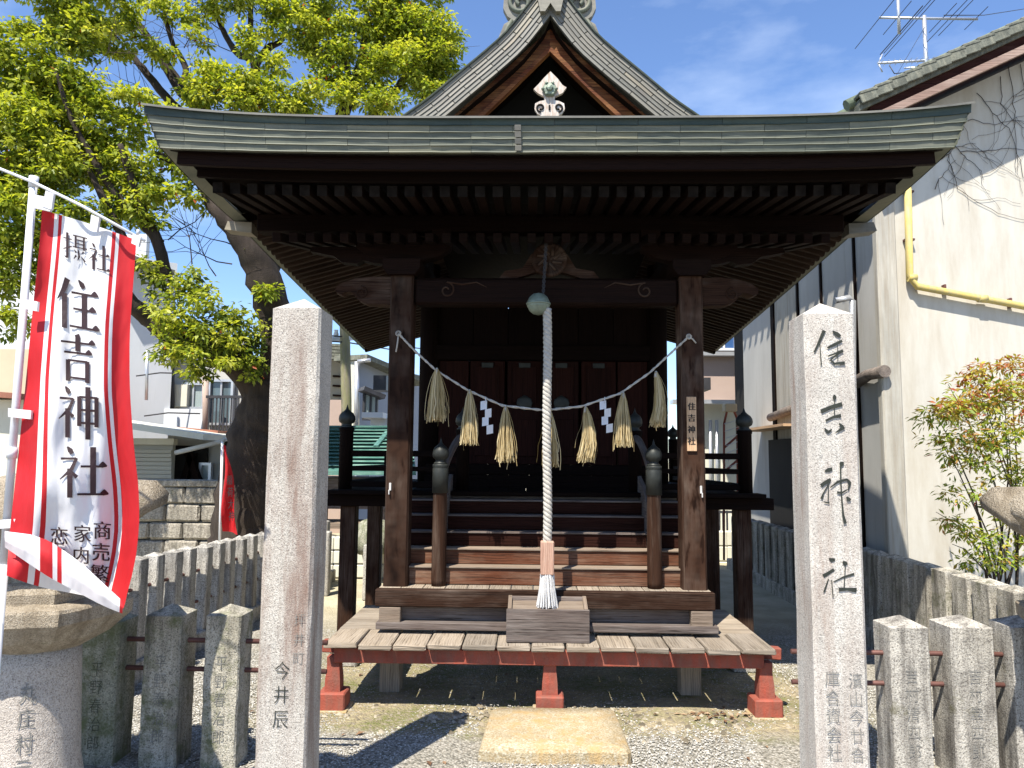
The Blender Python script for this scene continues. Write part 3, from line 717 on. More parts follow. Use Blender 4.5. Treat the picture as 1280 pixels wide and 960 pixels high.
# folded back lower corner
def fold(u, v):
    a = [(6, 664), (38, 668), (62, 676), (100, 702), (128, 728), (154, 752)]; b = [(6, 684), (38, 706), (62, 722), (100, 742), (128, 757), (153, 767)]
    i = u*5; k = min(4, int(i)); f = i-k
    pa = (a[k][0]+(a[k+1][0]-a[k][0])*f, a[k][1]+(a[k+1][1]-a[k][1])*f); pb = (b[k][0]+(b[k+1][0]-b[k][0])*f, b[k][1]+(b[k+1][1]-b[k][1])*f)
    x = pa[0]+(pb[0]-pa[0])*v; y = pa[1]+(pb[1]-pa[1])*v
    return at(x, y, YF-.115+.035*u+.03*abs(v-.5)+.006*math.sin(u*30))
fo = MB(); fo.grid(fold, 0, 6, mi=lambda a, b, v: 0 if .30 < (a+b)/2 < .48 and not .42 < (a+b)/2 < .45 or (a+b)/2 > .97 else 1, us=[0, .1, .2, .30, .36, .42, .45, .48, .55, .65, .75, .85, .93, .97, 1])
fo.build('folded_corner', [FRED, FWHT], t)
def loop_piece(px, py, qx, qy, w_=9):
    mb = MB(); A_ = pole_pt(px, py, -.03); B_ = pole_pt(qx, qy, -.03); mb.beam(A_, B_, .004, w_*YF/F, .001, up=(0, 1, 0)); mb.build('white_loop', FWHT, t)
TABN = [0]
def tab(pts_):
    TABN[0] += 1; mb = MB(); k = [pole_pt(x, y, -.035-.0023*(TABN[0] % 3)) for x, y in pts_]; b_ = len(mb.v); mb.v += k; mb.v += [p+Vector((0, .012, 0)) for p in k]; n_ = len(k)
    mb.face(list(range(n_))); mb.face([n_+i for i in range(n_)][::-1])
    for i in range(n_): mb.face([i, (i+1) % n_, n_+(i+1) % n_, n_+i])
    mb.build('white_loop', FWHT, t)
tab([(43, 243), (66, 248), (62, 264), (43, 260)]); tab([(57, 238), (67, 242), (64, 262), (53, 258)]); tab([(114, 268), (124, 272), (121, 290), (112, 286)]); tab([(166, 292), (176, 296), (173, 308), (164, 304)])
tab([(31, 374), (47, 377), (46, 389), (31, 386)]); tab([(10, 510), (39, 513), (38, 524), (10, 521)]); tab([(-2, 650), (29, 648), (29, 659), (-2, 661)])
# printed characters following the cloth
def inv(x, y):
    u, v = .5, .5
    for _ in range(25):
        X, Y_ = cl_px(u, v); u += (x-X)/125*.8; v += (y-(Y_))/470*.8 - 0
    return u, v
def on_cloth(cx_, cy_, w_, h_, skew=0.2, kx=0.0):
    def fn(x, y):
        px = cx_+x*w_+y*kx; py = cy_-y*h_+x*w_*skew
        u, v = inv(px, py); return cl(u, v, .006)
    return fn
def Hs(x0, x1, y, s=7): return [[(x0, y, 4.5), (x1-7, y, 4.5)], [(x1-16, y+3, 1), (x1-9, y+3.5, 9+s*.6), (x1, y+.5, 3)]]
def Vs(x, y0, y1, w_=12): return [[(x-2, y0, w_*1.0), (x, y0-5, w_), (x, y1, w_)]]
CH = {
 '住': [[(27, 96, 13), (18, 72, 11), (4, 52, 2)]]+[[(20, 66, 12), (20, -4, 12)]]+[[(52, 97, 3), (60, 88, 12), (64, 82, 8)]]+Hs(36, 97, 70)+Hs(40, 92, 38)+Hs(32, 100, 2)+[[(65, 70, 12), (65, 3, 12)]],
 '吉': Vs(50, 98, 62)+Hs(8, 94, 80)+Hs(16, 86, 58)+[[(26, 42, 11), (26, -4, 11)], [(74, 42, 11), (74, -4, 11)], [(26, 41, 4.5), (74, 41, 4.5)], [(26, 4, 4.5), (74, 4, 4.5)]],
 '神': [[(18, 98, 3), (24, 90, 11), (28, 84, 7)], [(5, 74, 4.5), (36, 74, 5)], [(37, 75, 6), (26, 52, 8), (3, 32, 2)], [(23, 54, 11), (23, -5, 11)], [(26, 48, 3), (36, 38, 9)],
       [(50, 80, 10), (50, 20, 10)], [(90, 80, 10), (90, 20, 10)], [(50, 79, 4.5), (92, 79, 4.5)], [(50, 53, 4.5), (90, 53, 4.5)], [(50, 27, 4.5), (90, 27, 4.5)], [(70, 100, 12), (70, -6, 12)]],
 '社': [[(18, 98, 3), (24, 90, 11), (28, 84, 7)], [(5, 74, 4.5), (36, 74, 5)], [(37, 75, 6), (26, 52, 8), (3, 32, 2)], [(23, 54, 11), (23, -5, 11)], [(26, 48, 3), (37, 36, 9)],
       [(70, 97, 12), (70, 3, 12)]]+Hs(45, 98, 58)+Hs(38, 101, 2),
 '摂': [[(18, 99, 10), (18, 4, 10), (6, 8, 2)], [(2, 76, 4), (36, 76, 5)], [(2, 34, 4), (36, 50, 5)], [(40, 94, 4.5), (98, 94, 4.5)], [(52, 94, 8), (52, 48, 8)], [(85, 94, 8), (85, 44, 8)],
       [(52, 80, 4), (85, 80, 4)], [(52, 66, 4), (85, 66, 4)], [(40, 51, 4), (98, 53, 5)], [(46, 40, 2), (54, 30, 8)], [(44, 4, 2), (54, 20, 8)], [(84, 40, 8), (76, 30, 2)], [(74, 20, 2), (90, 3, 9)], [(62, 42, 5), (66, 18, 8), (60, 2, 3)]]}
def banner_char(ch, cx_, cy_, w_, h_, skew, kx=0):
    fn = on_cloth(cx_, cy_, w_, h_, skew, kx); mb = MB()
    for s_ in CH[ch]: put_stroke(mb, [(a/100-.5, b/100-.5, c/100) for a, b, c in s_], fn, seg=4)
    mb.build('printed_character', INKB, BC)
banner_char('摂', 94, 309, 31, 33, .25); banner_char('社', 124, 321, 27, 32, .25)
banner_char('住', 97, 379, 55, 62, .18); banner_char('吉', 97, 446, 50, 58, .12); banner_char('神', 99, 514, 54, 62, .08); banner_char('社', 104, 588, 62, 62, .0)
for s_, x0, y0, sz in (('商売繁盛', 128, 663, 24), ('家内安全', 103, 667, 23), ('恋愛成就', 74, 670, 24)):
    for i, ch in enumerate(s_):
        if s_[0] == '恋' and i > 1 or (s_[0] == '家' and i > 2): continue
        mb = MB(); put_glyph(mb, ch, on_cloth(x0-i*1.5, y0+i*27, sz, sz, .05), .018); mb.build('printed_character', INKB, BC)
# ================================================================ SHRINE
X0 = .12
sh = thing('shrine_hall', 'dark weathered wooden shrine hall with green copper roof, stairs and veranda in the middle', 'shrine', (X0, 6, 0))
# ---- lower deck (a porch of its own)
dk = thing('wooden_deck', 'low bleached plank deck on short red painted legs at the foot of the stairs', 'deck', (X0, 4.8, 0))
ZD = .402
xe = [-1.212+i*.2053 for i in range(14)]
for i in range(13):
    wv_ = random.choice([.194, .197, .200]); yf = 4.60+random.choice([0, .006, .012, -.006]); ln = 5.0-yf
    MB().box(((xe[i]+xe[i+1])/2+rj(.002), yf+ln/2, ZD-.017+rj(.003)), (wv_, ln, .032), Euler((0, 0, rj(.010))), .006, 0, .003).build('plank', W_GREY, dk)
for sx, xa, xb in ((-1, -1.212, -.95), (1, 1.165, 1.457)):
    for i in range(5):
        piece('plank', ((xa+xb)/2, 5.085+i*.155, ZD-.016+rj(.002)), (abs(xb-xa), .15, .032), W_GREY, dk, (0, 0, rj(.004)), .004)
piece('front_beam', (X0, 4.70, .318), (2.56, .075, .085), RED, dk)
piece('front_board', (X0, 4.732, .352), (2.60, .02, .03), RED, dk, (0, 0, 0), .001)
for sx in (-1.12, 0, 1.13): piece('joist', (X0+sx-.0, 5.05, .325), (.07, .62, .07), RED, dk)
for x in (X0-1.30, X0+1.335):
    piece('side_beam', (x, 4.775, .345), (.15, .065, .07), RED, dk, (0, .06, 0), .006)
for x in (-1.165, .135, 1.415):
    mb = MB(); b_ = len(mb.v); zz = .285
    prof = [(.047, .048, .10), (.045, .046, .17), (.037, .04, .25), (.039, .042, .305)]
    for a_, c_, z in prof: mb.v += [Vector((x-a_, 4.72-c_, z)), Vector((x+a_, 4.72-c_, z)), Vector((x+a_, 4.72+c_, z)), Vector((x-a_, 4.72+c_, z))]
    for i in range(3):
        for j in range(4): mb.face([b_+i*4+j, b_+i*4+(j+1) % 4, b_+(i+1)*4+(j+1) % 4, b_+(i+1)*4+j])
    mb.face([b_+12, b_+13, b_+14, b_+15]); mb.face([b_+3, b_+2, b_+1, b_])
    lg = mb.build('leg', RED, dk); piece('leg_foot', (x, 4.72, .052), (.165, .165, .104), RED, lg, (0, 0, rj(.03)), .008)
    piece('footing_stone', (x, 4.72, -.003), (.20, .20, .02), SLAB, lg)
# ---- stage step with posts
st = MB().beam((-.965, 4.92, .617), (1.175, 4.92, .617), .06, .108, .006).build('stage_beam', W_POST, sh)
n = 15
for i in range(n):
    x = -.955+ (i+.5)*2.12/n; piece('stage_plank', (x, 5.04, .662+rj(.001)), (2.12/n-.005, .18, .02), W_GREY, sh, (0, 0, rj(.004)), .002)
MB().beam((-.955, 4.93, .446), (1.19, 4.93, .446), .10, .045, .004).build('lower_beam', W_BOX, sh)
MB().beam((-.95, 4.985, .52), (1.16, 4.985, .52), .03, .10, .0).build('recessed_board', W_BOX, sh)
for x in (-.87, 1.09): piece('beam_block', (x, 4.93, .512), (.135, .08, .095), W_EDGE, sh)
for x in (-.89, 1.05): piece('footing_post', (x, 5.12, .2), (.13, .13, .44), W_GREY, sh)
# ---- stairs
SX0, SX1 = -.88, 1.08
W_STEP = wood('shaded_stair_wood', (.005, .002, .001), (.026, .009, .006), (.06, .036, .026), .34, .8, .8)  # stair wood with the eave's shade put into its colour, for upper steps
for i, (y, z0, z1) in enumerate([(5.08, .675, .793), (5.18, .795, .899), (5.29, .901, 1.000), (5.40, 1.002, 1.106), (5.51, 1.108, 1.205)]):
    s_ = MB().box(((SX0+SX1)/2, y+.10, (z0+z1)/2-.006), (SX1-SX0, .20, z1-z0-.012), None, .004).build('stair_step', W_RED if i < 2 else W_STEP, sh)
    piece('tread_edge', ((SX0+SX1)/2, y+.092, z1-.006), (SX1-SX0, .208, .012), W_EDGE if i < 2 else W_BOX, s_, (0, 0, 0), .002)  # upper tread edges use darker wood too, eave shade as colour
MB().box(((SX0+SX1)/2, 5.66, 1.215), (SX1-SX0, .08, .02), None, .003).build('stair_landing', W_BOX, sh)
# ---- giboshi
def giboshi(parent, x, y, z, r):
    k = MB().lathe((x, y, z), [(r*.85, 0), (r*.85, .01), (r*.62, .018), (r*.62, .03), (r*.95, .042), (r*1.06, .065), (r*1.0, .09), (r*.78, .112), (r*.42, .128), (r*.2, .142), (r*.08, .165), (.001, .178)], 18)
    k.build('finial', COPD, parent)
COPD = plain('blackened_bronze', (.030, .032, .028), .5, .3, 20, metal=.3)
for x in (-.582, .822):
    o = MB().lathe((x, 5.045, .672), [(.047, 0), (.049, .04), (.048, .35), (.046, .60), (.048, .605)], 20).build('stair_newel_post', W_POST, sh)
    c2 = MB().lathe((x, 5.045, 1.27), [(.053, 0), (.053, .16), (.05, .165), (.053, .17), (.053, .185), (.05, .19)], 20).build('metal_cap', COPD, o)
    giboshi(o, x, 5.045, 1.458, .052)
for x in (-.50, .80):
    o = MB().lathe((x, 5.76, 1.235), [(.05, 0), (.05, .45), (.055, .46), (.055, .48)], 18).build('veranda_newel_post', W_DARK, sh); giboshi(o, x, 5.76, 1.712, .054)
for x in (-1.385, 1.62):
    o = MB().lathe((x, 5.76, 1.235), [(.052, 0), (.052, .46), (.057, .47), (.057, .49)], 18).build('veranda_newel_post', W_DARK, sh); giboshi(o, x, 5.76, 1.722, .06)
for x in (-1.385, 1.62):
    o = MB().lathe((x, 8.6, 1.235), [(.052, 0), (.052, .49)], 12).build('veranda_newel_post', W_DARK, sh); giboshi(o, x, 8.6, 1.722, .06)
for x0_, x1_ in ((-.582, -.50), (.822, .80)):   # curved stair handrails
    rr = MB(); P = []
    for i in range(13):
        f = i/12; P.append((x0_+(x1_-x0_)*f, 5.09+f*.62, 1.36+.30*(1-(1-f)**2.0)-.02*math.sin(f*PI)))
    rr.tube(P, .026, 8); rr.build('handrail', W_BOX, sh)
    MB().prism([(0, -.40), (.13, -.40), (.62, -.02), (.62, .19), (.42, .13), (.2, .02), (.0, -.16)], (x0_-.012, 5.10, 1.19), (0, 1, 0), (0, 0, 1), (.028, 0, 0)).build('stringer_board', W_BOX, sh)
# ---- veranda
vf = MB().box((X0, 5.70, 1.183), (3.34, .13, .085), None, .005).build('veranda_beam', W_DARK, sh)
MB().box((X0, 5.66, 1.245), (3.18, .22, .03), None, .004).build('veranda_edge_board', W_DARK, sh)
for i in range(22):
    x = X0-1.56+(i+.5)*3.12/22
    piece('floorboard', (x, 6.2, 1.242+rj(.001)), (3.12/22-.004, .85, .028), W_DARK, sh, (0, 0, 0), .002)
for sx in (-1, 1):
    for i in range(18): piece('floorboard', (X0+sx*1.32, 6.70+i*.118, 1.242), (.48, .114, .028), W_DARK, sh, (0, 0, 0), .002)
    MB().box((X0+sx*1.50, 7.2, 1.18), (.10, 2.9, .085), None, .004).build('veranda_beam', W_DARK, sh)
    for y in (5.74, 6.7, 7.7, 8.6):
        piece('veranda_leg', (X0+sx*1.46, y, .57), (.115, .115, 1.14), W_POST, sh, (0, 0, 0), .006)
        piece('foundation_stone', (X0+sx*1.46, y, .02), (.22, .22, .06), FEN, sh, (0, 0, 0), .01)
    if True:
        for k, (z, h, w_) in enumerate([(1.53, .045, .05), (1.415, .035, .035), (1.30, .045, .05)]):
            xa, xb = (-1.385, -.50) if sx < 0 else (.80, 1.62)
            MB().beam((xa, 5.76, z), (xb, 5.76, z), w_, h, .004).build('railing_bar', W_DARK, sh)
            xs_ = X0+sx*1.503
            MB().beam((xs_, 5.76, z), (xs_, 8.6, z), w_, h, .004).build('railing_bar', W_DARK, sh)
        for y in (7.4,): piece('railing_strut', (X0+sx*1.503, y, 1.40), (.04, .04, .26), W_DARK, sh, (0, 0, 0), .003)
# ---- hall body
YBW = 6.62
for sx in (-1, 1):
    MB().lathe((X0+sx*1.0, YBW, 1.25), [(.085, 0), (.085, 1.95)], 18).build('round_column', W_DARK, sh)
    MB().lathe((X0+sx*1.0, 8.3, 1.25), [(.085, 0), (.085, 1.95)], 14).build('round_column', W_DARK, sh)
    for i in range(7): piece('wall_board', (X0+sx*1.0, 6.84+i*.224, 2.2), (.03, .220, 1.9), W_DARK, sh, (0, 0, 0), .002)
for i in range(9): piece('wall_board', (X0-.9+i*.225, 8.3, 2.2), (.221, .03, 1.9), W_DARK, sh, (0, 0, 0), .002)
for z0_, z1_, y_ in ((1.25, 1.36, 6.52), (1.36, 1.45, 6.60)):
    MB().box((X0, y_, (z0_+z1_)/2), (2.0, .16, z1_-z0_-.003), None, .004).build('threshold_beam', W_DARK, sh)
MB().box((X0, YBW, 2.42), (2.0, .10, .13), None, .004).build('lintel', W_DARK, sh)
MB().box((X0, YBW, 2.95), (2.3, .14, .16), None, .004).build('tie_beam', W_DARK, sh)
for i in range(6): piece('lattice_board', (X0-.77+i*.308, YBW+.02, 2.68), (.302, .03, .38), W_DARK, sh, (0, 0, 0), .002)
W_DOOR = wood('dark_red_door_wood', (.005, .002, .0015), (.020, .006, .004), (.03, .014, .010), .3, .7)
for sx in (-1, 1):
    MB().box((X0+sx*.78, YBW+.01, 1.90), (.26, .05, .90), None, .004).build('side_panel', W_DOOR, sh)
    for k in (0, 1):
        cx_ = X0+sx*(.16+.325*k)
        d = MB().box((cx_, YBW+.0, 1.90), (.30, .045, .90), None, .005).build('door', W_DOOR, sh)
        piece('door_panel', (cx_, YBW-.03, 2.14), (.21, .014, .32), W_DOOR, d, (0, 0, 0), .006); piece('door_panel', (cx_, YBW-.03, 1.68), (.21, .014, .32), W_DOOR, d, (0, 0, 0), .006)
        if k == 0:
            MB().lathe((cx_, YBW-.045, 1.98), [(.001, -.07), (.06, -.035), (.07, 0), (.06, .035), (.001, .07)], 14, sy=.12).build('metal_crest', COPD, d)
        piece('hinge_plate', (cx_, YBW-.035, 2.31), (.10, .012, .045), COPD, d)
MB().box((X0, YBW-.035, 1.90), (.04, .03, .90), None, .003).build('door_stile', W_DARK, sh)
# ---- porch posts, rainbow beam, brackets
PX = (-.857, 1.07); PY = 5.06
posts = []
for x in PX:
    mb = MB(); c_ = .012; h_ = .0775; b_ = len(mb.v); Z = [.672, .76, .9, 1.3, 1.8, 2.3, 2.715]
    for k, z in enumerate(Z):
        ww = h_*(1.02 if k == 0 else 1.0)
        for (u, v_) in [(-ww+c_, -ww), (ww-c_, -ww), (ww, -ww+c_), (ww, ww-c_), (ww-c_, ww), (-ww+c_, ww), (-ww, ww-c_), (-ww, -ww+c_)]: mb.v.append(Vector((x+u, PY+v_, z)))
    ll = [0, .018, .155, .173, .31, .328, .465, .483, .62]
    for k in range(len(Z)-1):
        for j in range(8): mb.face([b_+k*8+j, b_+k*8+(j+1) % 8, b_+(k+1)*8+(j+1) % 8, b_+(k+1)*8+j], [(Z[k], ll[j]), (Z[k], ll[j+1]), (Z[k+1], ll[j+1]), (Z[k+1], ll[j])])
    mb.face([b_+(len(Z)-1)*8+j for j in range(8)]); po = mb.build('porch_post', W_POST, sh); posts.append(po)
    s_ = 1 if x > 0 else -1
    pm_ = MB().box((x+s_*.045, PY-.081, 1.31), (.014, .006, .05), None, .002); pm_.box((x+s_*.05, PY-.09, 1.275), (.007, .014, .03), None, .002); pm_.build('metal_latch', METAL_PALE, po)
    br = MB().prism([(-.09, 0), (.09, 0), (.125, .045), (.125, .105), (-.125, .105), (-.125, .045)], (x, PY-.12, 2.715), (1, 0, 0), (0, 0, 1), (0, .24, 0)).build('bearing_block', W_BRK, po)
    MB().prism([(-.32, .02), (-.24, -.04), (-.12, -.07), (.12, -.07), (.24, -.04), (.32, .02), (.32, .07), (-.32, .07)], (x, PY-.05, 2.895), (1, 0, 0), (0, 0, 1), (0, .10, 0)).build('bracket_arm', W_BRK, po)
    for q in (-.26, 0, .26):
        MB().prism([(-.045, 0), (.045, 0), (.065, .03), (.065, .07), (-.065, .07), (-.065, .03)], (x+q, PY-.065, 2.967), (1, 0, 0), (0, 0, 1), (0, .13, 0)).build('small_bearing_block', W_BRK, po)
kb = MB().beam((PX[0]+.08, PY, 2.615), (PX[1]-.08, PY, 2.615), .12, .185, .018); KB = kb.build('rainbow_beam', W_BRK, sh)
def scroll(c, r0, r1, turns, rad, s=1, a0=0.0, y=None, steps=26, plane='xz'):
    P = []
    for i in range(steps):
        f = i/(steps-1); a = a0+s*turns*2*PI*f; r = r0+(r1-r0)*f
        P.append(Vector((c[0]+r*math.cos(a), c[1], c[2]+r*math.sin(a))))
    return P
for s_ in (-1, 1):
    xb = PX[0]+.30 if s_ < 0 else PX[1]-.30
    cv = MB().tube(scroll((xb, PY-.062, 2.62), .055, .012, 1.2, 0, s_, PI/2), .006, 6); cv.tube([(xb, PY-.062, 2.675), (xb-s_*.10, PY-.062, 2.66), (xb-s_*.2, PY-.062, 2.675), (xb-s_*.27, PY-.062, 2.64)], [.006, .007, .005, .002], 6)
    cv.build('carved_scroll', W_POST, KB)
    xo = PX[0]-.078 if s_ < 0 else PX[1]+.078
    nose = [(0, .095), (.12, .098), (.24, .085), (.33, .055), (.375, .02), (.37, -.012), (.335, -.025), (.30, -.008), (.27, -.005), (.245, -.03), (.215, -.065), (.16, -.088), (0, -.095)]
    ns = MB().prism(nose, (xo, PY-.055, 2.615), (s_, 0, 0), (0, 0, 1), (0, .11, 0)).build('beam_nose', W_POST, KB)
    MB().tube(scroll((xo+s_*.20, PY-.058, 2.60), .045, .012, 1.3, 0, s_, PI*.5), .0055, 6).build('carved_scroll', W_POST, KB)
    arm = [(0, .06), (.55, .06), (.56, .03), (.47, .012), (.40, .0), (.34, -.045), (.24, -.055), (.2, -.03), (.12, -.05), (0, -.06)]
    MB().prism(arm, (xo, PY-.04, 2.86), (s_, 0, 0), (0, 0, 1), (0, .08, 0)).build('bracket_nose', W_BRK, KB)
MB().beam((X0-1.98, PY, 3.085), (X0+1.98, PY, 3.085), .12, .12, .006).build('porch_purlin', W_RAFT, sh)
for x in (-.857, 1.07):
    MB().prism([(0, 2.72), (.4, 2.80), (.9, 2.86), (1.5, 2.9), (1.5, 3.06), (.9, 3.03), (.4, 2.97), (0, 2.86)], (x-.045, PY+.08, 0), (0, 1, 0), (0, 0, 1), (.09, 0, 0)).build('tie_beam', W_DARK, sh)
md = MB().lathe((0, 0, 0), [(.001, -.02), (.10, -.02), (.118, 0), (.118, .02), (.10, .03), (.09, .018), (.001, .018)], 28); 
md.v = [Vector((v.x+.13, PY-.05-v.z, v.y+2.83)) for v in md.v]
for k in range(8):
    a = k*PI/4; md.tube([(.13+.03*math.cos(a), PY-.072, 2.83+.03*math.sin(a)), (.13+.085*math.cos(a+.5), PY-.075, 2.83+.085*math.sin(a+.5))], [.012, .006], 6)
md.build('carved_medallion', W_POST, sh)
MB().prism([(-.34, 0), (-.30, .05), (-.18, .07), (-.12, .17), (.12, .17), (.18, .07), (.30, .05), (.34, 0), (.22, 0), (.1, .04), (-.1, .04), (-.22, 0)], (.13, PY-.02, 2.712), (1, 0, 0), (0, 0, 1), (0, .06, 0)).build('frog_leg_strut', W_POST, sh)
# ---- roof
def sweep(t): t = abs(t); return t**4
HW = 2.295
def ze_top(x): return 3.377+.080*sweep((x-X0)/HW)
def ze_bot(x): return 3.205+.032*sweep((x-X0)/HW)
GP = [(0, 5.10), (.114, 4.93), (.22, 4.79), (.32, 4.65), (.52, 4.465), (.70, 4.31), (.9, 4.13), (1.3, 3.84), (1.8, 3.56), (2.3, 3.33)]
def G(d): d = abs(d); return (interp(GP, max(0, d-.06))+interp(GP, d)*2+interp(GP, d+.06))/4
YV = 5.38; YEND = 9.35; XR = X0+.02
def side_z(y): return 3.13 + (3.235-3.13)*max(0, (5.2-y)/1.15)**1.5 - (.30)*(max(0, y-5.2)/4.15)**.9
rf = MB()
def roof_pt(u, v):      # main saddle roof from verge back to rear
    x = (u*2-1)*2.29; y = YV+.02+(YEND-YV)*v; z = G(x); e = max(0, (abs(x)-1.1)/1.19); tgt = side_z(y)+.21
    return Vector((XR+x if abs(x) < 2 else X0+x, y, z*(1-e)+tgt*e if e > 0 else z))
rf.grid(roof_pt, 48, 12)
def skirt_pt(u, v):
    x = (u*2-1)*HW; y = 4.055+v*1.75; z = ze_top(X0+x)+.0+.30*(y-4.055)-.10*sweep(x/HW)*v
    return Vector((X0+x*(1-.0*v), y, min(z, 3.95)+.002))
rf.grid(skirt_pt, 40, 8)
RO = rf.build('roof', COPG if False else COP, sh)
# ceiling boards under the rafters (keeps daylight out)
ub = MB()
ub.grid(lambda u, v: Vector((X0+(u*2-1)*2.17, 4.12+v*1.3, 3.19+.035*sweep(u*2-1)+.17*v)), 16, 4, flip=True)
ub.grid(lambda u, v: Vector((X0+(u*2-1)*2.18, 5.15+v*4.15, side_z(5.15+v*4.15)+.05+.30*(1-abs(u*2-1))*2.18*.9)), 24, 8, flip=True)
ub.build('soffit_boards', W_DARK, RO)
# front eave: five courses of lapped copper sheets
C5 = [0, .20, .40, .60, .80, 1.0]
for c in range(5):
    x = X0-HW-.01 + (0 if c % 2 == 0 else -.23)
    while x < X0+HW:
        xa = max(x, X0-HW+ .085*(c/5)); xb = min(x+.463, X0+HW-.085*(c/5)); x += .463
        if xb-xa < .03: continue
        mb = MB(); nseg = 6; b_ = len(mb.v); base_off = random.uniform(0, .005)
        for i in range(nseg+1):
            xx = xa+.0012+(xb-xa-.0024)*i/nseg; zt_, zb_ = ze_top(xx), ze_bot(xx); f0, f1 = C5[c], C5[c+1]
            za_ = zt_+(zb_-zt_)*f0; zc_ = zt_+(zb_-zt_)*f1+rj(.0014)-.003; ya = 4.05+.05*f0+.0; yc = 4.05+.05*f1-.006-rj(.001)-base_off*.3
            mb.v += [Vector((xx, ya, za_)), Vector((xx, yc+.003, zc_+.006)), Vector((xx, yc, zc_)), Vector((xx, yc+.034, zc_+.001))]
        for i in range(nseg):
            a = b_+4*i
            for k in range(3): mb.face([a+k, a+4+k, a+5+k, a+k+1], [(mb.v[a+k].x, .02*k*4), (mb.v[a+4+k].x, .02*k*4), (mb.v[a+4+k].x, .02*(k+1)*4), (mb.v[a+k].x, .02*(k+1)*4)])
        mb.face([b_, b_+1, b_+2, b_+3]); e_ = b_+4*nseg; mb.face([e_+3, e_+2, e_+1, e_])
        mb.build('copper_sheet', COPT if c == 0 else COP, RO)
ek = MB(); b_ = 0                               # solid core of the eave behind the sheets
def core(u, v):
    x = (u*2-1); k = [(4.056, 1), (4.109, 0), (4.30, 0), (4.30, 1)]; a, bb = int(min(2, v*3)), v*3-int(min(2, v*3))
    y = k[a][0]*(1-bb)+k[a+1][0]*bb; f = k[a][1]*(1-bb)+k[a+1][1]*bb; xx = X0+x*(HW-.09*(1-f))
    return Vector((xx, y, (ze_bot(xx)+.004)*(1-f)+(ze_top(xx)-.002)*f))
ek.grid(core, 40, 3, sm=False); ek.build('eave_core', COP2, RO)
tpc = MB(); 
for i in range(40):
    pass
tpc.grid(lambda u, v: Vector((X0+(u*2-1)*(HW+.008), 4.03+v*.09, ze_top(X0+(u*2-1)*HW)+.006+.02*v)), 40, 1)
tpc.grid(lambda u, v: Vector((X0+(u*2-1)*(HW+.008), 4.03+v*.0, ze_top(X0+(u*2-1)*HW)+.006-.012*v)), 40, 1)
tpc.build('eave_cap', COP2, RO)
for c in range(1, 5):
    xx = -.072+rj(.003); zt_, zb_ = ze_top(xx), ze_bot(xx); f = C5[c]; 
    piece('copper_patch', (xx+.0, 4.05+.05*(f+.1)-.012, zt_+(zb_-zt_)*(f+.10)), (.036, .004, .030), COP2, RO, (.35, 0, 0), .001)
# side eaves: grooved layered edges running back
for s_ in (-1, 1):
    se = MB()
    def sp(u, v, s_=s_):
        y = 4.06+u*(YEND-4.06); zb_ = side_z(y); f = v; st_ = (v*5) % 1.0
        zt_ = zb_+.21; x = 2.29-.085*(1-f)-.03*max(0, min(1, (y-4.3)/1.0))
        return Vector((X0+s_*(x+.008*(1-st_)), y, zb_+(zt_-zb_)*f))
    se.grid(sp, 30, 15, sm=False, flip=s_ < 0)
    def un(u, v, s_=s_):
        y = 4.10+u*(YEND-4.10); return Vector((X0+s_*(2.205-.03*max(0, min(1, (y-4.3)/1.0))-.08*v), y, side_z(y)-.001+.012*v))
    se.grid(un, 30, 1, sm=False, flip=s_ > 0)
    se.build('side_eave', COP, RO)
    # little copper spout at the joint of the front and side eaves
    a = MB().prism([(0, 0), (.17, .01), (.19, -.05), (.0, -.075)], (X0+s_*2.06, 5.12, side_z(5.12)-.01), (s_, 0, 0), (0, 0, 1), (0, .12, 0)); a.build('copper_spout', COP2, RO)
for s_ in (-1, 1): MB().box((X0+s_*2.04, 4.75, 3.275), (.36, 1.2, .02)).build('corner_filler', W_DARK, RO)
# front fascia boards
for (y, za_, zb_, wd, m_) in ((4.17, 3.198, 3.125, 2.14, W_BRK), (4.30, 3.19, 3.10, 2.08, W_DARK)):
    mb = MB(); mb.grid(lambda u, v: Vector((X0+(u*2-1)*wd, y+.02*(v > .5), (za_ if 0.0 <= v < .5 else zb_)+.03*sweep(u*2-1)+.0)), 30, 1, sm=False)
    mb = MB()
    for i in range(20):
        u0, u1 = i/20, (i+1)/20; f = lambda u: .035*sweep(u*2-1)
        mb.beam((X0+(u0*2-1)*wd, y, (za_+zb_)/2+f(u0)), (X0+(u1*2-1)*wd, y, (za_+zb_)/2+f(u1)), .03, za_-zb_)
    mb.build('fascia_board', m_, RO)
# front rafters, two tiers, with pale end caps
rk = 39
for i in range(rk):
    x = X0-1.98+i*3.96/(rk-1); dz = .035*sweep((x-X0)/2.2); 
    r_ = piece('rafter', (x, 4.78, 3.125+dz), (.058, .86, .062), W_RAFT, RO, (.13, 0, 0), .003)
    piece('rafter_end', (x, 4.347, 3.066+dz), (.060, .006, .064), CAPM, RO, (.13, 0, 0), .001)
for i in range(33):
    x = X0-1.76+i*3.52/32
    piece('rafter', (x, 5.3, 3.02), (.055, 1.1, .06), W_RAFT, RO, (.20, 0, 0), .003)
# side rafters
for s_ in (-1, 1):
    nr_ = 40
    for i in range(nr_):
        y = 5.20+i*(9.22-5.20)/(nr_-1); z = side_z(y)
        a = MB() if False else None
        L_ = 1.25; ang = .27; cx_ = X0+s_*(2.12-L_/2*math.cos(ang)); zc = z-.012+L_/2*math.sin(ang)
        piece('rafter', (cx_, y, zc), (L_, .040, .045), W_RAF2, RO, (0, s_*ang, 0), .003)
    MB().beam((X0+s_*1.02, 5.1, 3.16), (X0+s_*1.02, 9.1, 3.05), .12, .14, .005).build('side_purlin', W_DARK, sh)
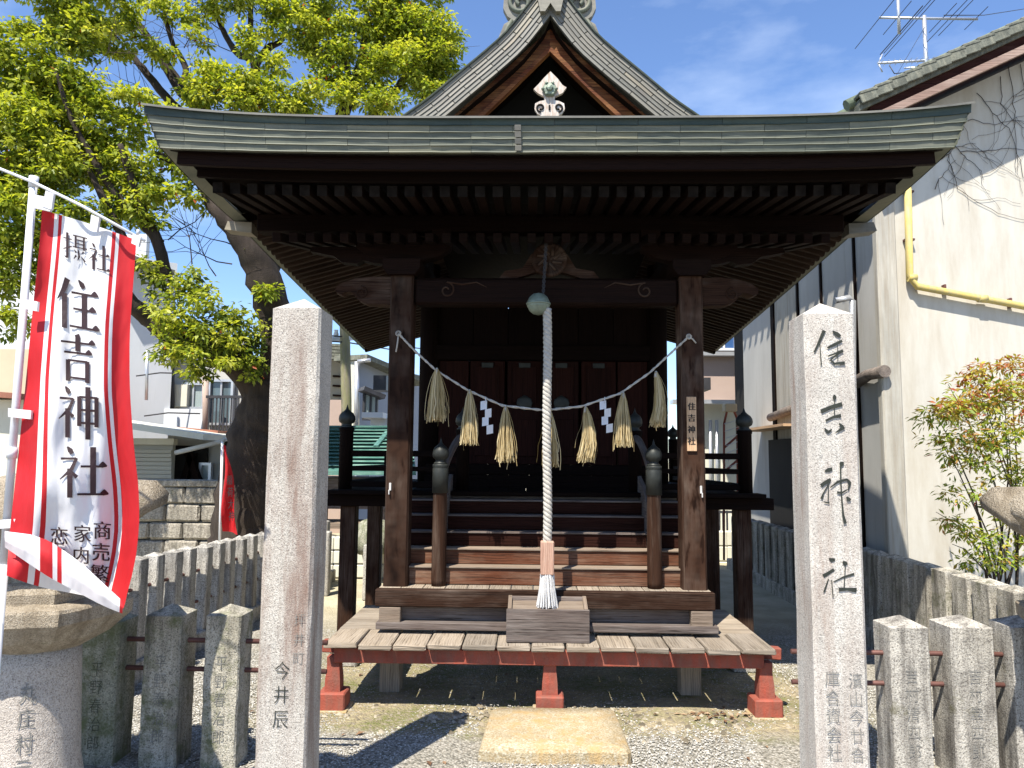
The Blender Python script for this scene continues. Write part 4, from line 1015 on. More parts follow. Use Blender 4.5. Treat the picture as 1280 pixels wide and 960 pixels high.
# rear bargeboard edge
for s_ in (-1, 1):
    MB().beam((X0+s_*2.17, 9.30, side_z(9.3)+.02), (X0+s_*.9, 9.30, side_z(9.3)+.38), .05, .12, .004).build('rear_bargeboard', W_DARK, RO)
# ---- gable verge: six courses of copper sheets following the curve
TH = .245
for s_ in (-1, 1):
    for c in range(6):
        f0, f1 = c/6, (c+1)/6; d = .0 + (0 if c % 2 == 0 else -.10)
        while d < 1.75:
            da, db = max(d, .0), min(d+.20, 1.75); d += .20
            if db-da < .02: continue
            mb = MB(); ns_ = 3; b_ = len(mb.v)
            for i in range(ns_+1):
                q = da+.002+(db-da-.004)*i/ns_; sl_ = (G(q+.02)-G(q-.02))/.04 if q > .03 else -1.4; L_ = math.sqrt(1+sl_*sl_)
                nx_, nz_ = -sl_/L_, 1/L_; T_ = TH*(.70 if q > .1 else .8)
                p0 = Vector((XR+s_*(q), YV, G(q)))
                off0, off1 = T_*f0, T_*f1
                a0 = p0+Vector((-s_*nx_*off0, .012*f0-.004, -nz_*off0)); a1 = p0+Vector((-s_*nx_*off1, -.012+.012*f1, -nz_*off1+rj(.001)))
                mb.v += [a0, a1, a1+Vector((0, .03, 0))]
            for i in range(ns_):
                a = b_+3*i
                for k in range(2): mb.face([a+k, a+3+k, a+4+k, a+k+1][::(1 if s_ > 0 else -1)], [(da+i*.06, k*.05), (da+(i+1)*.06, k*.05), (da+(i+1)*.06, (k+1)*.05), (da+i*.06, (k+1)*.05)][::(1 if s_ > 0 else -1)])
            mb.face([b_, b_+1, b_+2]); e_ = b_+3*ns_; mb.face([e_+2, e_+1, e_])
            mb.build('verge_sheet', COP2, RO)
    # capping strip lying on the roof edge and the dark board under the verge
    cp = MB(); cp.grid(lambda u, v: Vector((XR+s_*(u*1.9+.0+.035*v*(1+u)), YV-.03+v*.40, G(u*1.9)+.012+.0*v)), 24, 1)
    cp.build('roof_edge_strip', COPL, RO)
    so_ = MB(); so_.grid(lambda u, v: (lambda q: Vector((XR+s_*max(0, q-.13), YV+.01+v*.45, G(q)-.17-.02)))(u*1.8+.10), 24, 1); so_.build('verge_soffit', W_DARK, RO)
    # bargeboard
    bb_ = []; 
    inner = [(0, 4.60), (.3, 4.29), (.62, 3.97), (.8, 3.80)]; outer = [(0, 4.74), (.2, 4.55), (.5, 4.26), (.85, 3.94), (1.05, 3.80)]
    MB().prism([(x_*s_, z_) for x_, z_ in outer]+[(x_*s_, z_) for x_, z_ in inner[::-1]], (XR, 5.47, 0), (1, 0, 0), (0, 0, 1), (0, .05, 0)).build('bargeboard', W_GABLE, RO)
    inner2 = [(0, 4.555), (.3, 4.245), (.62, 3.925)]; outer2 = [(0, 4.60), (.3, 4.29), (.62, 3.97)]
    MB().prism([(x_*s_, z_) for x_, z_ in outer2]+[(x_*s_, z_) for x_, z_ in inner2[::-1]], (XR, 5.455, 0), (1, 0, 0), (0, 0, 1), (0, .06, 0)).build('bargeboard_trim', W_GABLE, RO)
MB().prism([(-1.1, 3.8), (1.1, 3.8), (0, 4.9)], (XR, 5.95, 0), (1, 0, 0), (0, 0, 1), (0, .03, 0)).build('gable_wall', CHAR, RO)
# pendant of the gable
pp = lambda px, py: (lambda p: (p.x-XR, p.z))(at(px, py, 5.50))
out = [(688, 90), (697, 99), (703, 107), (708, 110), (703, 117), (694, 121), (693, 126), (699, 127), (705, 130), (706, 137), (702, 143), (695, 147), (688, 149), (679, 147), (672, 143), (668, 137), (669, 130), (675, 127), (681, 126), (680, 121), (672, 117), (667, 112), (673, 106), (680, 98)]
gp = MB().prism([pp(*q) for q in out], (XR, 5.49, 0), (1, 0, 0), (0, 0, 1), (0, .03, 0)).build('gable_pendant', plain('flaking_white_paint', (.60, .56, .52), .8, .1, 20, dirt=(.30, .17, .09), dirt_amt=.40), RO)
rz = MB(); cz = at(687, 111, 5.47)
rz.lathe((0, 0, 0), [(.05, 0), (.062, .012), (.05, .03), (.03, .034), (.022, .05), (.001, .055)], 6, sm=False); rz.v = [Vector((cz.x+v.x, cz.y+.02-v.z, cz.z+v.y)) for v in rz.v]
for k in range(6):
    a = k*PI/3; rz.tube([(cz.x+.04*math.cos(a), cz.y-.008, cz.z+.04*math.sin(a)), (cz.x+.06*math.cos(a), cz.y, cz.z+.06*math.sin(a))], [.014, .008], 6)
rz.build('rosette', BRASS, RO)
for s_ in (-1, 1):
    c_ = at(687+s_*11, 134, 5.48); MB().tube(scroll((c_.x, 5.486, c_.z), .034, .010, 1.1, 0, s_, -PI/2), .0075, 6).build('pendant_scroll', CHAR, RO)
MB().box((cz.x, 5.485, at(687, 134, 5.48).z), (.014, .01, .04), None, .003).build('pendant_slot', CHAR, RO)
# ridge-end ornament
MB().prism([(-.155, 5.3), (-.13, 5.05), (-.10, 4.92), (-.075, 4.80), (-.04, 4.80), (0, 4.865), (.04, 4.80), (.075, 4.80), (.10, 4.92), (.13, 5.05), (.155, 5.3)], (XR, YV-.045, 0), (1, 0, 0), (0, 0, 1), (0, .12, 0)).build('ridge_end_plate', COP2, RO)
for s_ in (-1, 1):
    q = lambda px, py: (lambda p: (p.x, p.z))(at(687+s_*(687-px), py, 5.50))
    ob = [(660, -18), (640, -14), (630, -4), (629, 10), (634, 20), (640, 24), (630, 30), (626, 40), (622, 50), (614, 56), (616, 63), (626, 58), (640, 48), (655, 30), (668, 12), (672, -10)]
    o_ = MB().prism([q(*k) for k in ob], (0, 5.50, 0), (1, 0, 0), (0, 0, 1), (0, .06, 0)); ORN = o_.build('ridge_scroll', COP2, RO)
    c_ = at(687+s_*36, 3, 5.49); MB().tube(scroll((c_.x, 5.49, c_.z), .125, .02, 1.9, 0, -s_, -PI*.5, steps=44), .017, 8).build('scroll_relief', COP, RO)
    for ps in ([(640, 26), (634, 36), (630, 48), (618, 58)], [(648, 28), (641, 36), (637, 46), (626, 56)], [(655, 26), (648, 34), (644, 42), (634, 52)]):
        MB().tube([Vector((q(*k)[0], 5.49, q(*k)[1])) for k in ps], [.014, .016, .013, .008], 7).build('scroll_relief', COP, RO)

# ================================================================ THINGS ON THE SHRINE
ob = thing('offering_box', 'small grey wooden offering box standing on the deck under the bell rope', 'offering box', (X0, 4.75, ZD))
def board(name, p, dep, mat=W_BOX): return MB().prism(p, (0, 0, 0), (1, 0, 0), (0, 0, 1), dep).build(name, mat, ob)
BX0, BX1 = -.128, .372
MB().box(((BX0+BX1)/2, 4.693, ZD+.098), (BX1-BX0, .022, .195), None, .003).build('front_board', W_BOX, ob)
MB().box(((BX0+BX1)/2, 4.865, ZD+.122), (BX1-BX0-.03, .02, .24), None, .003).build('back_board', W_BOX, ob)
for x in (BX0+.008, BX1-.03): MB().prism([(4.705, ZD), (4.875, ZD), (4.875, ZD+.245), (4.705, ZD+.197)], (x, 0, 0), (0, 1, 0), (0, 0, 1), (.022, 0, 0)).build('side_board', W_EDGE, ob)
MB().box(((BX0+BX1)/2, 4.785, ZD+.19), (BX1-BX0-.06, .15, .012), Euler((.28, 0, 0)), .001).build('slanted_inner_board', W_EDGE, ob)
# bell on its chain
YR = 4.80
bl = thing('shrine_bell', 'round greenish bronze bell hanging on a chain at the top of the thick white rope', 'bell', (.065, YR, 2.43), None)
bc_ = at(673, 380, YR); Rb = .073
bm = MB().lathe(bc_, [(.001, -Rb), (.035, -Rb*.87), (.058, -Rb*.6), (.07, -.02), (.0735, -.012), (.0735, .012), (.07, .02), (.058, Rb*.6), (.035, Rb*.87), (.001, Rb)], 26); bm.build('bell_body', BRASS, bl)
MB().lathe(bc_+Vector((0, 0, -.006)), [(.076, 0), (.079, .004), (.079, .010), (.076, .014)], 26).build('bell_rim', BRASS, bl)
ctop = at(683, 298, 4.85); cbot = bc_+Vector((.03, -.0, Rb*.8)); nl = 26
lm = MB(); lm.lathe((0, 0, 0), [(.001, 0)], 3)
LK = MB().tube([(.008*math.cos(a)*1.0, 0, .014*math.sin(a)) for a in [i*2*PI/10 for i in range(11)]], .0028, 5, cap=False).mesh('chain_link', [DARKM], Vector((0, 0, 0)))
for i in range(nl):
    o = bpy.data.objects.new('chain_link', LK); COL.objects.link(o); o.parent = bl; p = cbot.lerp(ctop, i/(nl-1)); o.location = p-wo(bl); o.rotation_euler = (0, 0, PI/2*(i % 2)); WO[o.name] = p
# bell rope: three twisted strands
rp = thing('bell_rope', 'thick white twisted bell rope ending in a wooden sleeve and frayed tassel above the box', 'rope', (.12, YR, .6))
rt_, rb_ = at(684, 386, YR-.01), at(684, 678, YR-.01)
for k in range(3):
    P = []; n_ = 150
    for i in range(n_+1):
        f = i/n_; c_ = rt_.lerp(rb_, f); a = 2*PI*(f*17+k/3); rr = .0145
        P.append(c_+Vector((rr*math.cos(a)+.003*math.sin(f*9), rr*math.sin(a), 0)))
    MB().tube(P, [.0152+rj(.0009) for _ in P], 8, rough=.04).build('strand', ROPE, rp)
bx_ = at(684, 697, YR-.01); MB().box(bx_, (.083, .083, .205), None, .006).build('wooden_sleeve', wood('faded_sleeve_wood', (.22, .10, .07), (.40, .24, .18), (.50, .40, .32), .5), rp)
tz = MB()
P0 = at(684, 717, YR-.01)
for k in range(260):
    a = random.uniform(0, 2*PI); r0 = .042*math.sqrt(random.random()); r1 = r0*1.45+.008; ln = .195+rj(.01)
    ps = [P0+Vector((r0*math.cos(a), r0*math.sin(a), 0)), P0+Vector((r0*1.15*math.cos(a+.1), r0*1.15*math.sin(a+.1), -ln*.4)), P0+Vector((r1*math.cos(a+.15)+rj(.004), r1*math.sin(a+.15), -ln))]
    tz.tube(ps, [.0035, .003, .003], 4, cap=False)
tz.lathe(P0+Vector((0, 0, -.19)), [(.046, 0), (.042, .1), (.03, .18)], 14)
tz.build('tassel', plain('white_rope_yarn', (.66, .65, .64), .9, .15, 90, bs=.4), rp)
# straw rope between the posts
YS = PY-.10
sr = [(498, 417), (520, 440), (545, 463), (585, 488), (628, 507), (680, 513), (727, 508), (775, 492), (812, 466), (840, 440), (861, 421)]
srt = thing('straw_rope', 'thin sagging straw rope tied between the two porch posts', 'straw rope', at(680, 513, YS))
P = []; pts_ = [at(x, y, YS) for x, y in sr]
for i in range(len(pts_)-1):
    for k in range(6): P.append(pts_[i].lerp(pts_[i+1], k/6))
P.append(pts_[-1])
for ph in (0, PI):
    MB().tube([p+Vector((0, .0045*math.cos(i*1.9+ph), .0045*math.sin(i*1.9+ph))) for i, p in enumerate(P)], .0055, 6).build('cord_strand', ROPE, srt)
kn = MB()
for (px, py) in ((498, 417), (861, 421)):
    c_ = at(px, py, YS); kn.tube(scroll((c_.x, c_.y-.005, c_.z), .016, .012, 1.6, 0, 1, 0), .005, 6)
kn.tube([at(498, 417, YS), at(497, 428, YS), at(495, 440, YS)], .005, 6); kn.tube([at(861, 421, YS), at(866, 424, YS), at(870, 429, YS)], .005, 6)
kn.build('knot', ROPE, srt)
def straw_tassel(px, y0, y1, lean, label, bend=0, wr=1.0, dy=0.0):
    c_ = at(px, y0, YS-.01-dy); H_ = (y1-y0)*5.0/F; k = 200; nS = 7
    V = []; Fc = []; rn = []
    for i in range(k):
        a = RNG.uniform(0, 2*PI); r = math.sqrt(RNG.random()); stray = RNG.random() < .05
        r1 = (.052*r*wr)*(1.0 if not stray else 1.5); ln = H_*(RNG.uniform(.86, 1.0) if not stray else RNG.uniform(.7, 1.12)); w_ = RNG.uniform(.0016, .003)
        P = []
        for s in range(nS):
            f = s/(nS-1); rad = .008+r1*(f**.62); cur = (RNG.normal(0, .004)*f + (math.sin(f*3+a)*.02*f if stray else 0))
            x = rad*math.cos(a)+lean*H_*f*.35+bend*math.sin(f*PI)*.02+cur; y = rad*math.sin(a)*.8; P.append((c_.x+x, c_.y+y, c_.z-ln*f+.015*(1-f)))
        base_ = len(V)
        ta = RNG.uniform(0, PI)
        for (x, y, z) in P:
            V.append((x-w_*math.cos(ta), y-w_*math.sin(ta), z)); V.append((x+w_*math.cos(ta), y+w_*math.sin(ta), z))
        for s in range(nS-1): Fc.append((base_+2*s, base_+2*s+1, base_+2*s+3, base_+2*s+2))
        rn += [RNG.random()]*(nS-1)
    o = npmesh('straw_tassel', np.array(V), np.array(Fc), STRAW, np.array(rn), label, None, None, 'tassel'); o['group'] = 'straw tassels on the rope'
    mb = MB().tube([c_+Vector((0, 0, .022)), c_+Vector((0, 0, .0)), c_+Vector((0, 0, -.02))], [.006, .012, .014], 8); mb.build('tassel_neck', ROPE, o)
straw_tassel(546, 464, 528, .0, 'straw tassel nearest the left porch post, hanging highest on that side', 0, 1.05)
straw_tassel(587, 491, 557, .0, 'straw tassel between the left paper streamer and the outermost left tassel')
straw_tassel(632, 511, 578, .0, 'straw tassel just right of the left paper streamer')
straw_tassel(687, 516, 584, .05, 'straw tassel half hidden behind the thick white bell rope', 0, .9)
straw_tassel(732, 512, 578, .0, 'straw tassel just left of the right paper streamer', 1)
straw_tassel(779, 494, 559, .0, 'straw tassel between the right paper streamer and the outermost right tassel')
straw_tassel(820, 468, 534, .05, 'straw tassel nearest the right porch post with the name plaque', 1, .8)
def shide(px, y0, y1, label, cr):
    c_ = at(px, y0, YS-.005); H_ = (y1-y0)*4.95/F; w_ = .042; k = 4; hs = H_/4.6; mb = MB()
    for i in range(k):
        x = (.012 if i % 2 else -.012)+i*.006*cr; z = c_.z-.01-hs*1.08*i; s = .004*(-1)**i
        mb.prism([(x-w_/2, 0), (x+w_/2, 0.008), (x+w_/2, -hs), (x-w_/2, -hs-.008)], (c_.x, c_.y+s, z), (1, 0, 0), (0, .12*(-1)**i, 1), (0, .0015, 0))
    mb.tube([c_+Vector((0, 0, .02)), c_+Vector((0, 0, -.02))], .003, 5)
    mb.build('paper_streamer', PAPER, None, label=label, cat='paper streamer', group='white paper streamers on the rope')
shide(607, 500, 543, 'white zigzag paper streamer hanging on the left half of the straw rope', 1)
shide(756, 500, 541, 'white zigzag paper streamer hanging on the right half of the straw rope', 1)
# name plaque
a = at(858, 496, PY-.085); b_ = at(871, 564, PY-.085)
pq = MB().box(((a.x+b_.x)/2, PY-.085, (a.z+b_.z)/2), (b_.x-a.x, .014, a.z-b_.z), None, .002).build('name_plaque', W_PALE, label='narrow pale wooden name plaque with four black characters on the right porch post', cat='plaque')
for i, ch in enumerate('住吉神社'):
    c_ = at(864.5, 508+i*14.4, PY-.093); mb = MB(); put_glyph(mb, ch, lambda x, y: (c_.x+x*.052, PY-.0935, c_.z+y*.052), .03); mb.build('written_character', INK, pq)
# ================================================================ FOLIAGE
def leaves(name, clumps, mat, parent, size=(.05, .085), per=34, cl_r=.16, dens=1.0, label=None, wid=.5, droop=.35, kind='stuff', cat=None, hollow=.35):
    """clumps: (centre, rx, ry, rz); small sprays of leaves fill each clump's shell and volume"""
    Vs, rn = [], []
    for (c, rx, ry, rz) in clumps:
        area = (rx*rz)*14*dens/(cl_r*cl_r)*.075; n = max(5, int(area))
        d = RNG.normal(size=(n, 3)); d /= np.linalg.norm(d, axis=1)[:, None]; r = (hollow+(1-hollow)*RNG.random(n)**.5)[:, None]*(1+RNG.normal(0, .10, (n, 1)))
        P = np.array(c)+d*r*np.array([rx, ry, rz])
        tone = RNG.normal(0, .13, n)+.05*d[:, 2]
        for p, tn in zip(P, tone):
            k = int(per*RNG.uniform(.6, 1.3)); q = RNG.normal(size=(k, 3)); q /= np.linalg.norm(q, axis=1)[:, None]
            q[:, 2] = q[:, 2]*.55
            base = p+q*cl_r*RNG.uniform(.15, 1, (k, 1))
            ax = q*1.0+RNG.normal(0, .35, (k, 3)); ax[:, 2] -= droop; ax /= np.linalg.norm(ax, axis=1)[:, None]
            up = RNG.normal(0, .45, (k, 3)); up[:, 2] += 1; sd = np.cross(ax, up); sd /= np.linalg.norm(sd, axis=1)[:, None]+1e-9
            nn = np.cross(sd, ax); L_ = RNG.uniform(size[0]*.75, size[1]*1.15, (k, 1)); W_ = L_*wid*.5
            a = base; m1 = base+ax*L_*.45+sd*W_+nn*L_*.06; tip = base+ax*L_-nn*L_*.08; m2 = base+ax*L_*.45-sd*W_+nn*L_*.06
            Vs.append(np.stack([a, m1, tip, m2], 1).reshape(-1, 3)); rn.append(np.clip((.48 if name != 'leaf_sprays' else .42+.5*max(0, min(.5, (p[2]-1.45)*.7)))+tn+RNG.normal(0, .16, k), 0, 1))
    V = np.concatenate(Vs); rn = np.concatenate(rn)
    odd = RNG.random(len(rn)); rn = np.where(odd < .004, .985, np.minimum(rn, .94))
    Fc = np.arange(len(V)).reshape(-1, 4)
    return npmesh(name, V, Fc, mat, rn, label, parent, kind, cat)

def clp(L_, dyr=.8):
    out = []
    for (px, py, rx, ry, Y) in L_:
        c = at(px, py, Y); out.append((tuple(c), rx*Y/F, max(.25, rx*Y/F*dyr), ry*Y/F))
    return out
def limb(parent, pts, radii, name='limb', mat=None, wob=.05, sub=5, n=10):
    P = []; R_ = []
    w_ = [at(*p) for p in pts]
    for i in range(len(w_)-1):
        p0 = w_[max(i-1, 0)]; p1 = w_[i]; p2 = w_[i+1]; p3 = w_[min(i+2, len(w_)-1)]
        for k in range(sub):
            t_ = k/sub; q = .5*((2*p1)+(p2-p0)*t_+(2*p0-5*p1+4*p2-p3)*t_*t_+(-p0+3*p1-3*p2+p3)*t_**3)
            r = radii[i]+(radii[i+1]-radii[i])*t_; P.append(q+Vector((rj(1), rj(1), rj(1)))*r*wob*2); R_.append(r*(1+rj(.08)))
    P.append(w_[-1]); R_.append(radii[-1])
    return MB().tube(P, R_, n, rough=.045).build(name, mat or BARK, parent)
YT = 9.6
tr = thing('camphor_tree', 'big old camphor tree with leaning rugged trunk and bright yellow-green crown behind the shrine roof', 'tree', at(318, 760, YT))
limb(tr, [(316, 760, YT), (304, 700, YT), (301, 640, YT), (314, 560, YT), (338, 500, YT), (340, 460, YT)], [.40, .36, .34, .31, .34, .30], 'trunk', wob=.012, n=26, sub=8)
bigl = limb(tr, [(345, 490, YT), (350, 420, YT-.1), (330, 350, YT-.3), (300, 290, YT-.5), (270, 262, YT-.6), (250, 225, YT-.6), (222, 205, YT-.7), (190, 190, YT-.8)], [.27, .24, .22, .17, .09, .07, .06, .03])
limb(tr, [(335, 495, YT), (300, 455, YT-.2), (262, 432, YT-.4), (225, 425, YT-.5), (190, 400, YT-.6), (165, 380, YT-.8), (120, 330, YT-1), (60, 280, YT-1.2)], [.26, .21, .18, .15, .12, .10, .07, .04])
limb(tr, [(206, 345, YT-.6), (200, 310, YT-.7), (180, 268, YT-.8), (165, 225, YT-.9), (150, 180, YT-1)], [.085, .07, .06, .05, .03])
limb(tr, [(200, 305, YT-.7), (170, 270, YT-.8), (150, 250, YT-.9), (120, 205, YT-1), (90, 150, YT-1.1), (70, 90, YT-1.2)], [.06, .055, .05, .045, .03, .02])
limb(tr, [(160, 310, YT-.9), (140, 270, YT-.9), (125, 240, YT-1), (100, 190, YT-1)], [.055, .05, .04, .02])
limb(tr, [(330, 350, YT-.3), (322, 290, YT), (300, 200, YT+.4), (262, 150, YT+.6), (222, 105, YT+.7), (195, 60, YT+.7), (150, 0, YT+.8), (130, -40, YT+.8)], [.20, .18, .15, .12, .085, .06, .045, .02])
limb(tr, [(262, 170, YT+.6), (215, 130, YT+.6), (178, 85, YT+.6), (155, 65, YT+.6), (100, 68, YT+.5)], [.09, .065, .05, .035, .015])
limb(tr, [(228, 110, YT+.7), (232, 85, YT+.8), (214, 50, YT+.8), (205, 10, YT+.8), (200, -30, YT+.8)], [.05, .045, .035, .03, .02])
limb(tr, [(300, 200, YT+.4), (318, 120, YT+.9), (318, 78, YT+1), (296, 66, YT+1), (275, 30, YT+1.1), (262, -10, YT+1.1)], [.12, .08, .06, .05, .035, .02])
limb(tr, [(318, 85, YT+1), (335, 60, YT+1), (352, 50, YT+1.1), (360, 20, YT+1.2), (355, -30, YT+1.2)], [.055, .05, .04, .03, .02])
limb(tr, [(315, 60, YT+1), (313, 30, YT+1), (316, -20, YT+1)], [.045, .04, .03])
limb(tr, [(330, 350, YT), (360, 260, YT+.6), (400, 180, YT+1), (430, 140, YT+1.2), (450, 80, YT+1.4), (460, 20, YT+1.5)], [.16, .15, .12, .09, .07, .04])
limb(tr, [(405, 180, YT+1), (460, 150, YT+1.1), (500, 105, YT+1.2), (530, 60, YT+1.3), (540, 20, YT+1.3)], [.09, .07, .055, .04, .02])
limb(tr, [(420, 160, YT+1), (431, 120, YT+1), (436, 95, YT+1), (420, 50, YT+1)], [.06, .05, .045, .03])
tw = MB()
def twig(px, py, Y, ang, ln, r=.009, depth=0):
    ln *= 1.2
    p = at(px, py, Y); P = [p]; a = ang
    for i in range(5):
        a += rj(.28); P.append(P[-1]+Vector((math.cos(a)*ln/5, rj(.05), math.sin(a)*ln/5)))
    tw.tube(P, [r*(1-.16*i) for i in range(6)], 4, cap=False)
    if depth < 2:
        for i in (2, 3, 4):
            q = P[i]
            for s_ in (-1, 1):
                if random.random() < .72:
                    b_ = a+s_*random.uniform(.4, .9); Q = [q]; 
                    for k in range(4): b_ += rj(.25); Q.append(Q[-1]+Vector((math.cos(b_)*ln*.16, rj(.03), math.sin(b_)*ln*.16)))
                    tw.tube(Q, [r*.5, r*.42, r*.35, r*.28, r*.2], 4, cap=False)
for (px, py, Y, a, ln) in [(225, 110, 10, 2.3, .9), (215, 125, 10, 2.7, .8), (180, 85, 10, 2.4, .8), (190, 90, 10, 1.7, .7), (160, 65, 10, 2.9, .6), (240, 130, 10, 2.0, .9), (280, 40, 10.5, 2.3, .8), (270, 20, 10.5, 1.9, .6), (300, 65, 10.5, 2.9, .7),
        (318, 60, 10.5, 1.7, .8), (330, 60, 10.5, 1.2, .8), (350, 45, 10.5, 2.0, .7), (230, 60, 10.3, 1.0, .8), (216, 50, 10.3, 1.9, .8), (170, 30, 10.3, 1.3, .7), (250, 240, 9, 2.2, .6), (300, 310, 9.2, 2.5, .8), (290, 330, 9.2, 3.2, .9), (270, 345, 9.2, 2.2, .7), (240, 330, 9, 1.7, .7),
        (205, 250, 9, 1.9, .6), (210, 300, 9, .8, .8), (430, 130, 10.6, 1.8, .8), (500, 100, 10.6, 1.2, .8), (150, 50, 9, 2.1, .9), (100, 120, 8.8, 1.2, .9), (60, 260, 8.6, 1.0, .9), (140, 200, 8.8, 2.2, .9), (255, 60, 10.5, 2.6, .8), (205, 140, 10, 2.9, .9), (240, 150, 10, 2.6, 1.0)]:
    twig(px, py, Y, a, ln)
tw.build('twigs', TWIG, tr, kind='stuff')
crown = [(35, 62, 48, 44, 8.6), (108, 34, 40, 40, 8.9), (75, 110, 50, 42, 8.7), (20, 150, 50, 48, 8.4), (115, 150, 42, 44, 8.8), (60, 205, 55, 46, 8.5), (140, 205, 34, 36, 8.8), (10, 265, 45, 45, 8.3), (100, 270, 42, 34, 8.6), (185, 262, 26, 26, 8.8), (150, 250, 25, 26, 8.8),
    (12, 340, 34, 34, 8.3), (15, 400, 22, 22, 8.3), (40, 312, 26, 24, 8.4), (205, 195, 20, 18, 8.9), (165, 130, 24, 20, 8.9), (205, 240, 16, 14, 8.9), (85, 20, 40, 34, 8.9), (160, 165, 26, 20, 8.9),
    (155, 20, 24, 18, 9.6), (140, 55, 24, 18, 9.6), (180, 52, 18, 12, 9.8), (205, 70, 16, 12, 9.9), (240, 18, 18, 12, 10.2), (200, 8, 22, 14, 10.2), (262, 6, 22, 12, 10.4), (300, 4, 22, 12, 10.4), (250, 50, 12, 9, 10.2),
    (248, 116, 28, 22, 9.9), (285, 105, 32, 30, 10), (262, 84, 16, 14, 10), (318, 112, 26, 26, 10.2), (350, 125, 28, 22, 10.2), (305, 48, 12, 12, 10.3), (318, 62, 14, 12, 10.3), (345, 78, 22, 14, 10.3),
    (375, 35, 26, 30, 10.4), (395, 5, 40, 20, 10.6), (412, 85, 24, 22, 10.5), (440, 40, 20, 26, 10.6), (430, 120, 24, 18, 10.4), (385, 120, 24, 22, 10.3), (470, 20, 34, 30, 10.8), (470, 78, 30, 26, 10.6), (515, 30, 38, 32, 10.8), (545, 70, 32, 40, 10.8), (510, 80, 28, 30, 10.6),
    (540, 120, 28, 22, 10.7), (480, 128, 30, 18, 10.5), (555, 40, 20, 28, 10.9), (500, -10, 60, 20, 10.9), (420, 65, 20, 16, 10.5), (225, 240, 10, 12, 8.9), (238, 215, 14, 18, 9), (250, 255, 9, 9, 9), (322, 300, 8, 16, 9.2), (342, 372, 12, 10, 9.2), (328, 358, 8, 12, 9.2),
    (20, -40, 60, 40, 8.6), (120, -40, 60, 40, 8.9), (260, -40, 60, 30, 10.3), (400, -50, 70, 40, 10.7), (500, -60, 60, 40, 10.9), (-60, 60, 60, 70, 8.4), (-60, 200, 60, 70, 8.3), (-50, 330, 50, 50, 8.2)]
crown += [(180, 215, 22, 18, 8.9), (120, 310, 30, 20, 8.6), (60, 300, 26, 22, 8.5), (200, 140, 22, 18, 9.2), (60, 130, 60, 40, 8.9), (100, 200, 50, 40, 9), (30, 230, 50, 50, 8.9), (222, 150, 16, 12, 9.8), (300, 130, 24, 14, 10), (365, 135, 24, 14, 10.3), (455, 110, 30, 24, 10.7), (400, 50, 30, 26, 10.7), (500, 50, 50, 40, 11.2), (545, 95, 30, 34, 11), (345, 10, 24, 20, 10.4), (330, 40, 14, 10, 10.4)]
low = [(210, 362, 24, 26, 8.9), (248, 352, 24, 22, 8.9), (222, 400, 34, 28, 8.8), (262, 390, 34, 30, 8.8), (296, 402, 26, 26, 8.9), (212, 440, 26, 22, 8.7), (245, 440, 32, 26, 8.7), (290, 440, 30, 24, 8.8), (318, 425, 18, 24, 9), (250, 466, 22, 14, 8.7), (315, 460, 16, 16, 8.9), (190, 340, 14, 20, 8.9)]
leaves('crown', clp(crown), LEAF, tr, size=(.05, .088), per=44, cl_r=.135, dens=7.0)
leaves('lower_foliage', clp(low), LEAF, tr, size=(.048, .082), per=34, cl_r=.13, dens=4)
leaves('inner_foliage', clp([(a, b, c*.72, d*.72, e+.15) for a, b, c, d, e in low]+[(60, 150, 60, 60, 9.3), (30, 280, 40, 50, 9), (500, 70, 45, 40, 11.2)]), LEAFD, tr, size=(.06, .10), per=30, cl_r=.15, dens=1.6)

# nandina beside the plaster wall
nd = thing('nandina_shrub', 'airy nandina shrub with yellow-green and reddish leaves against the white plaster wall', 'shrub', at(1245, 800, 5.9))
sm_ = MB()
tips = [(1165, 510, 5.5), (1185, 480, 5.6), (1215, 470, 5.7), (1255, 470, 5.7), (1290, 480, 5.8), (1180, 560, 5.5), (1200, 600, 5.5), (1170, 640, 5.6), (1260, 540, 5.5), (1230, 530, 5.4), (1190, 680, 5.6), (1300, 560, 5.7), (1240, 640, 5.4), (1215, 700, 5.5), (1262, 455, 5.8)]
for px, py, Y in tips:
    b_ = at(1248+rj(22), 800, 5.8+rj(.1)); e_ = at(px, py, Y); mid = b_.lerp(e_, .55)+Vector((rj(.05)+.1, rj(.05), .12)); sm_.tube([b_, b_.lerp(mid, .5)+Vector((.03, 0, .04)), mid, mid.lerp(e_, .6)+Vector((0, 0, .04)), e_], [.008, .007, .006, .004, .002], 5, cap=False)
sm_.build('stems', TWIG, nd)
ncl = [(1255, 500, 40, 34, 5.6), (1230, 560, 36, 30, 5.5), (1270, 600, 34, 34, 5.6), (1190, 505, 24, 16, 5.5), (1270, 660, 30, 26, 5.6), (1230, 700, 28, 20, 5.6), (1195, 490, 26, 22, 5.6), (1240, 490, 32, 26, 5.6), (1285, 500, 30, 30, 5.7), (1215, 525, 28, 22, 5.5), (1262, 545, 30, 26, 5.5), (1175, 515, 14, 10, 5.5), (1190, 560, 18, 12, 5.5), (1235, 585, 28, 20, 5.5), (1290, 590, 24, 24, 5.6), (1200, 618, 20, 12, 5.5), (1250, 625, 26, 16, 5.5), (1185, 655, 14, 12, 5.6), (1215, 670, 22, 14, 5.5), (1265, 690, 20, 16, 5.6), (1180, 545, 10, 8, 5.5), (1220, 462, 10, 8, 5.6), (1258, 456, 10, 6, 5.7), (1165, 520, 10, 6, 5.5), (1275, 470, 16, 12, 5.7)]
leaves('leaf_sprays', clp(ncl, .9), NAND, nd, size=(.032, .062), per=30, cl_r=.10, dens=4.5, wid=.32, droop=.25, hollow=.1)

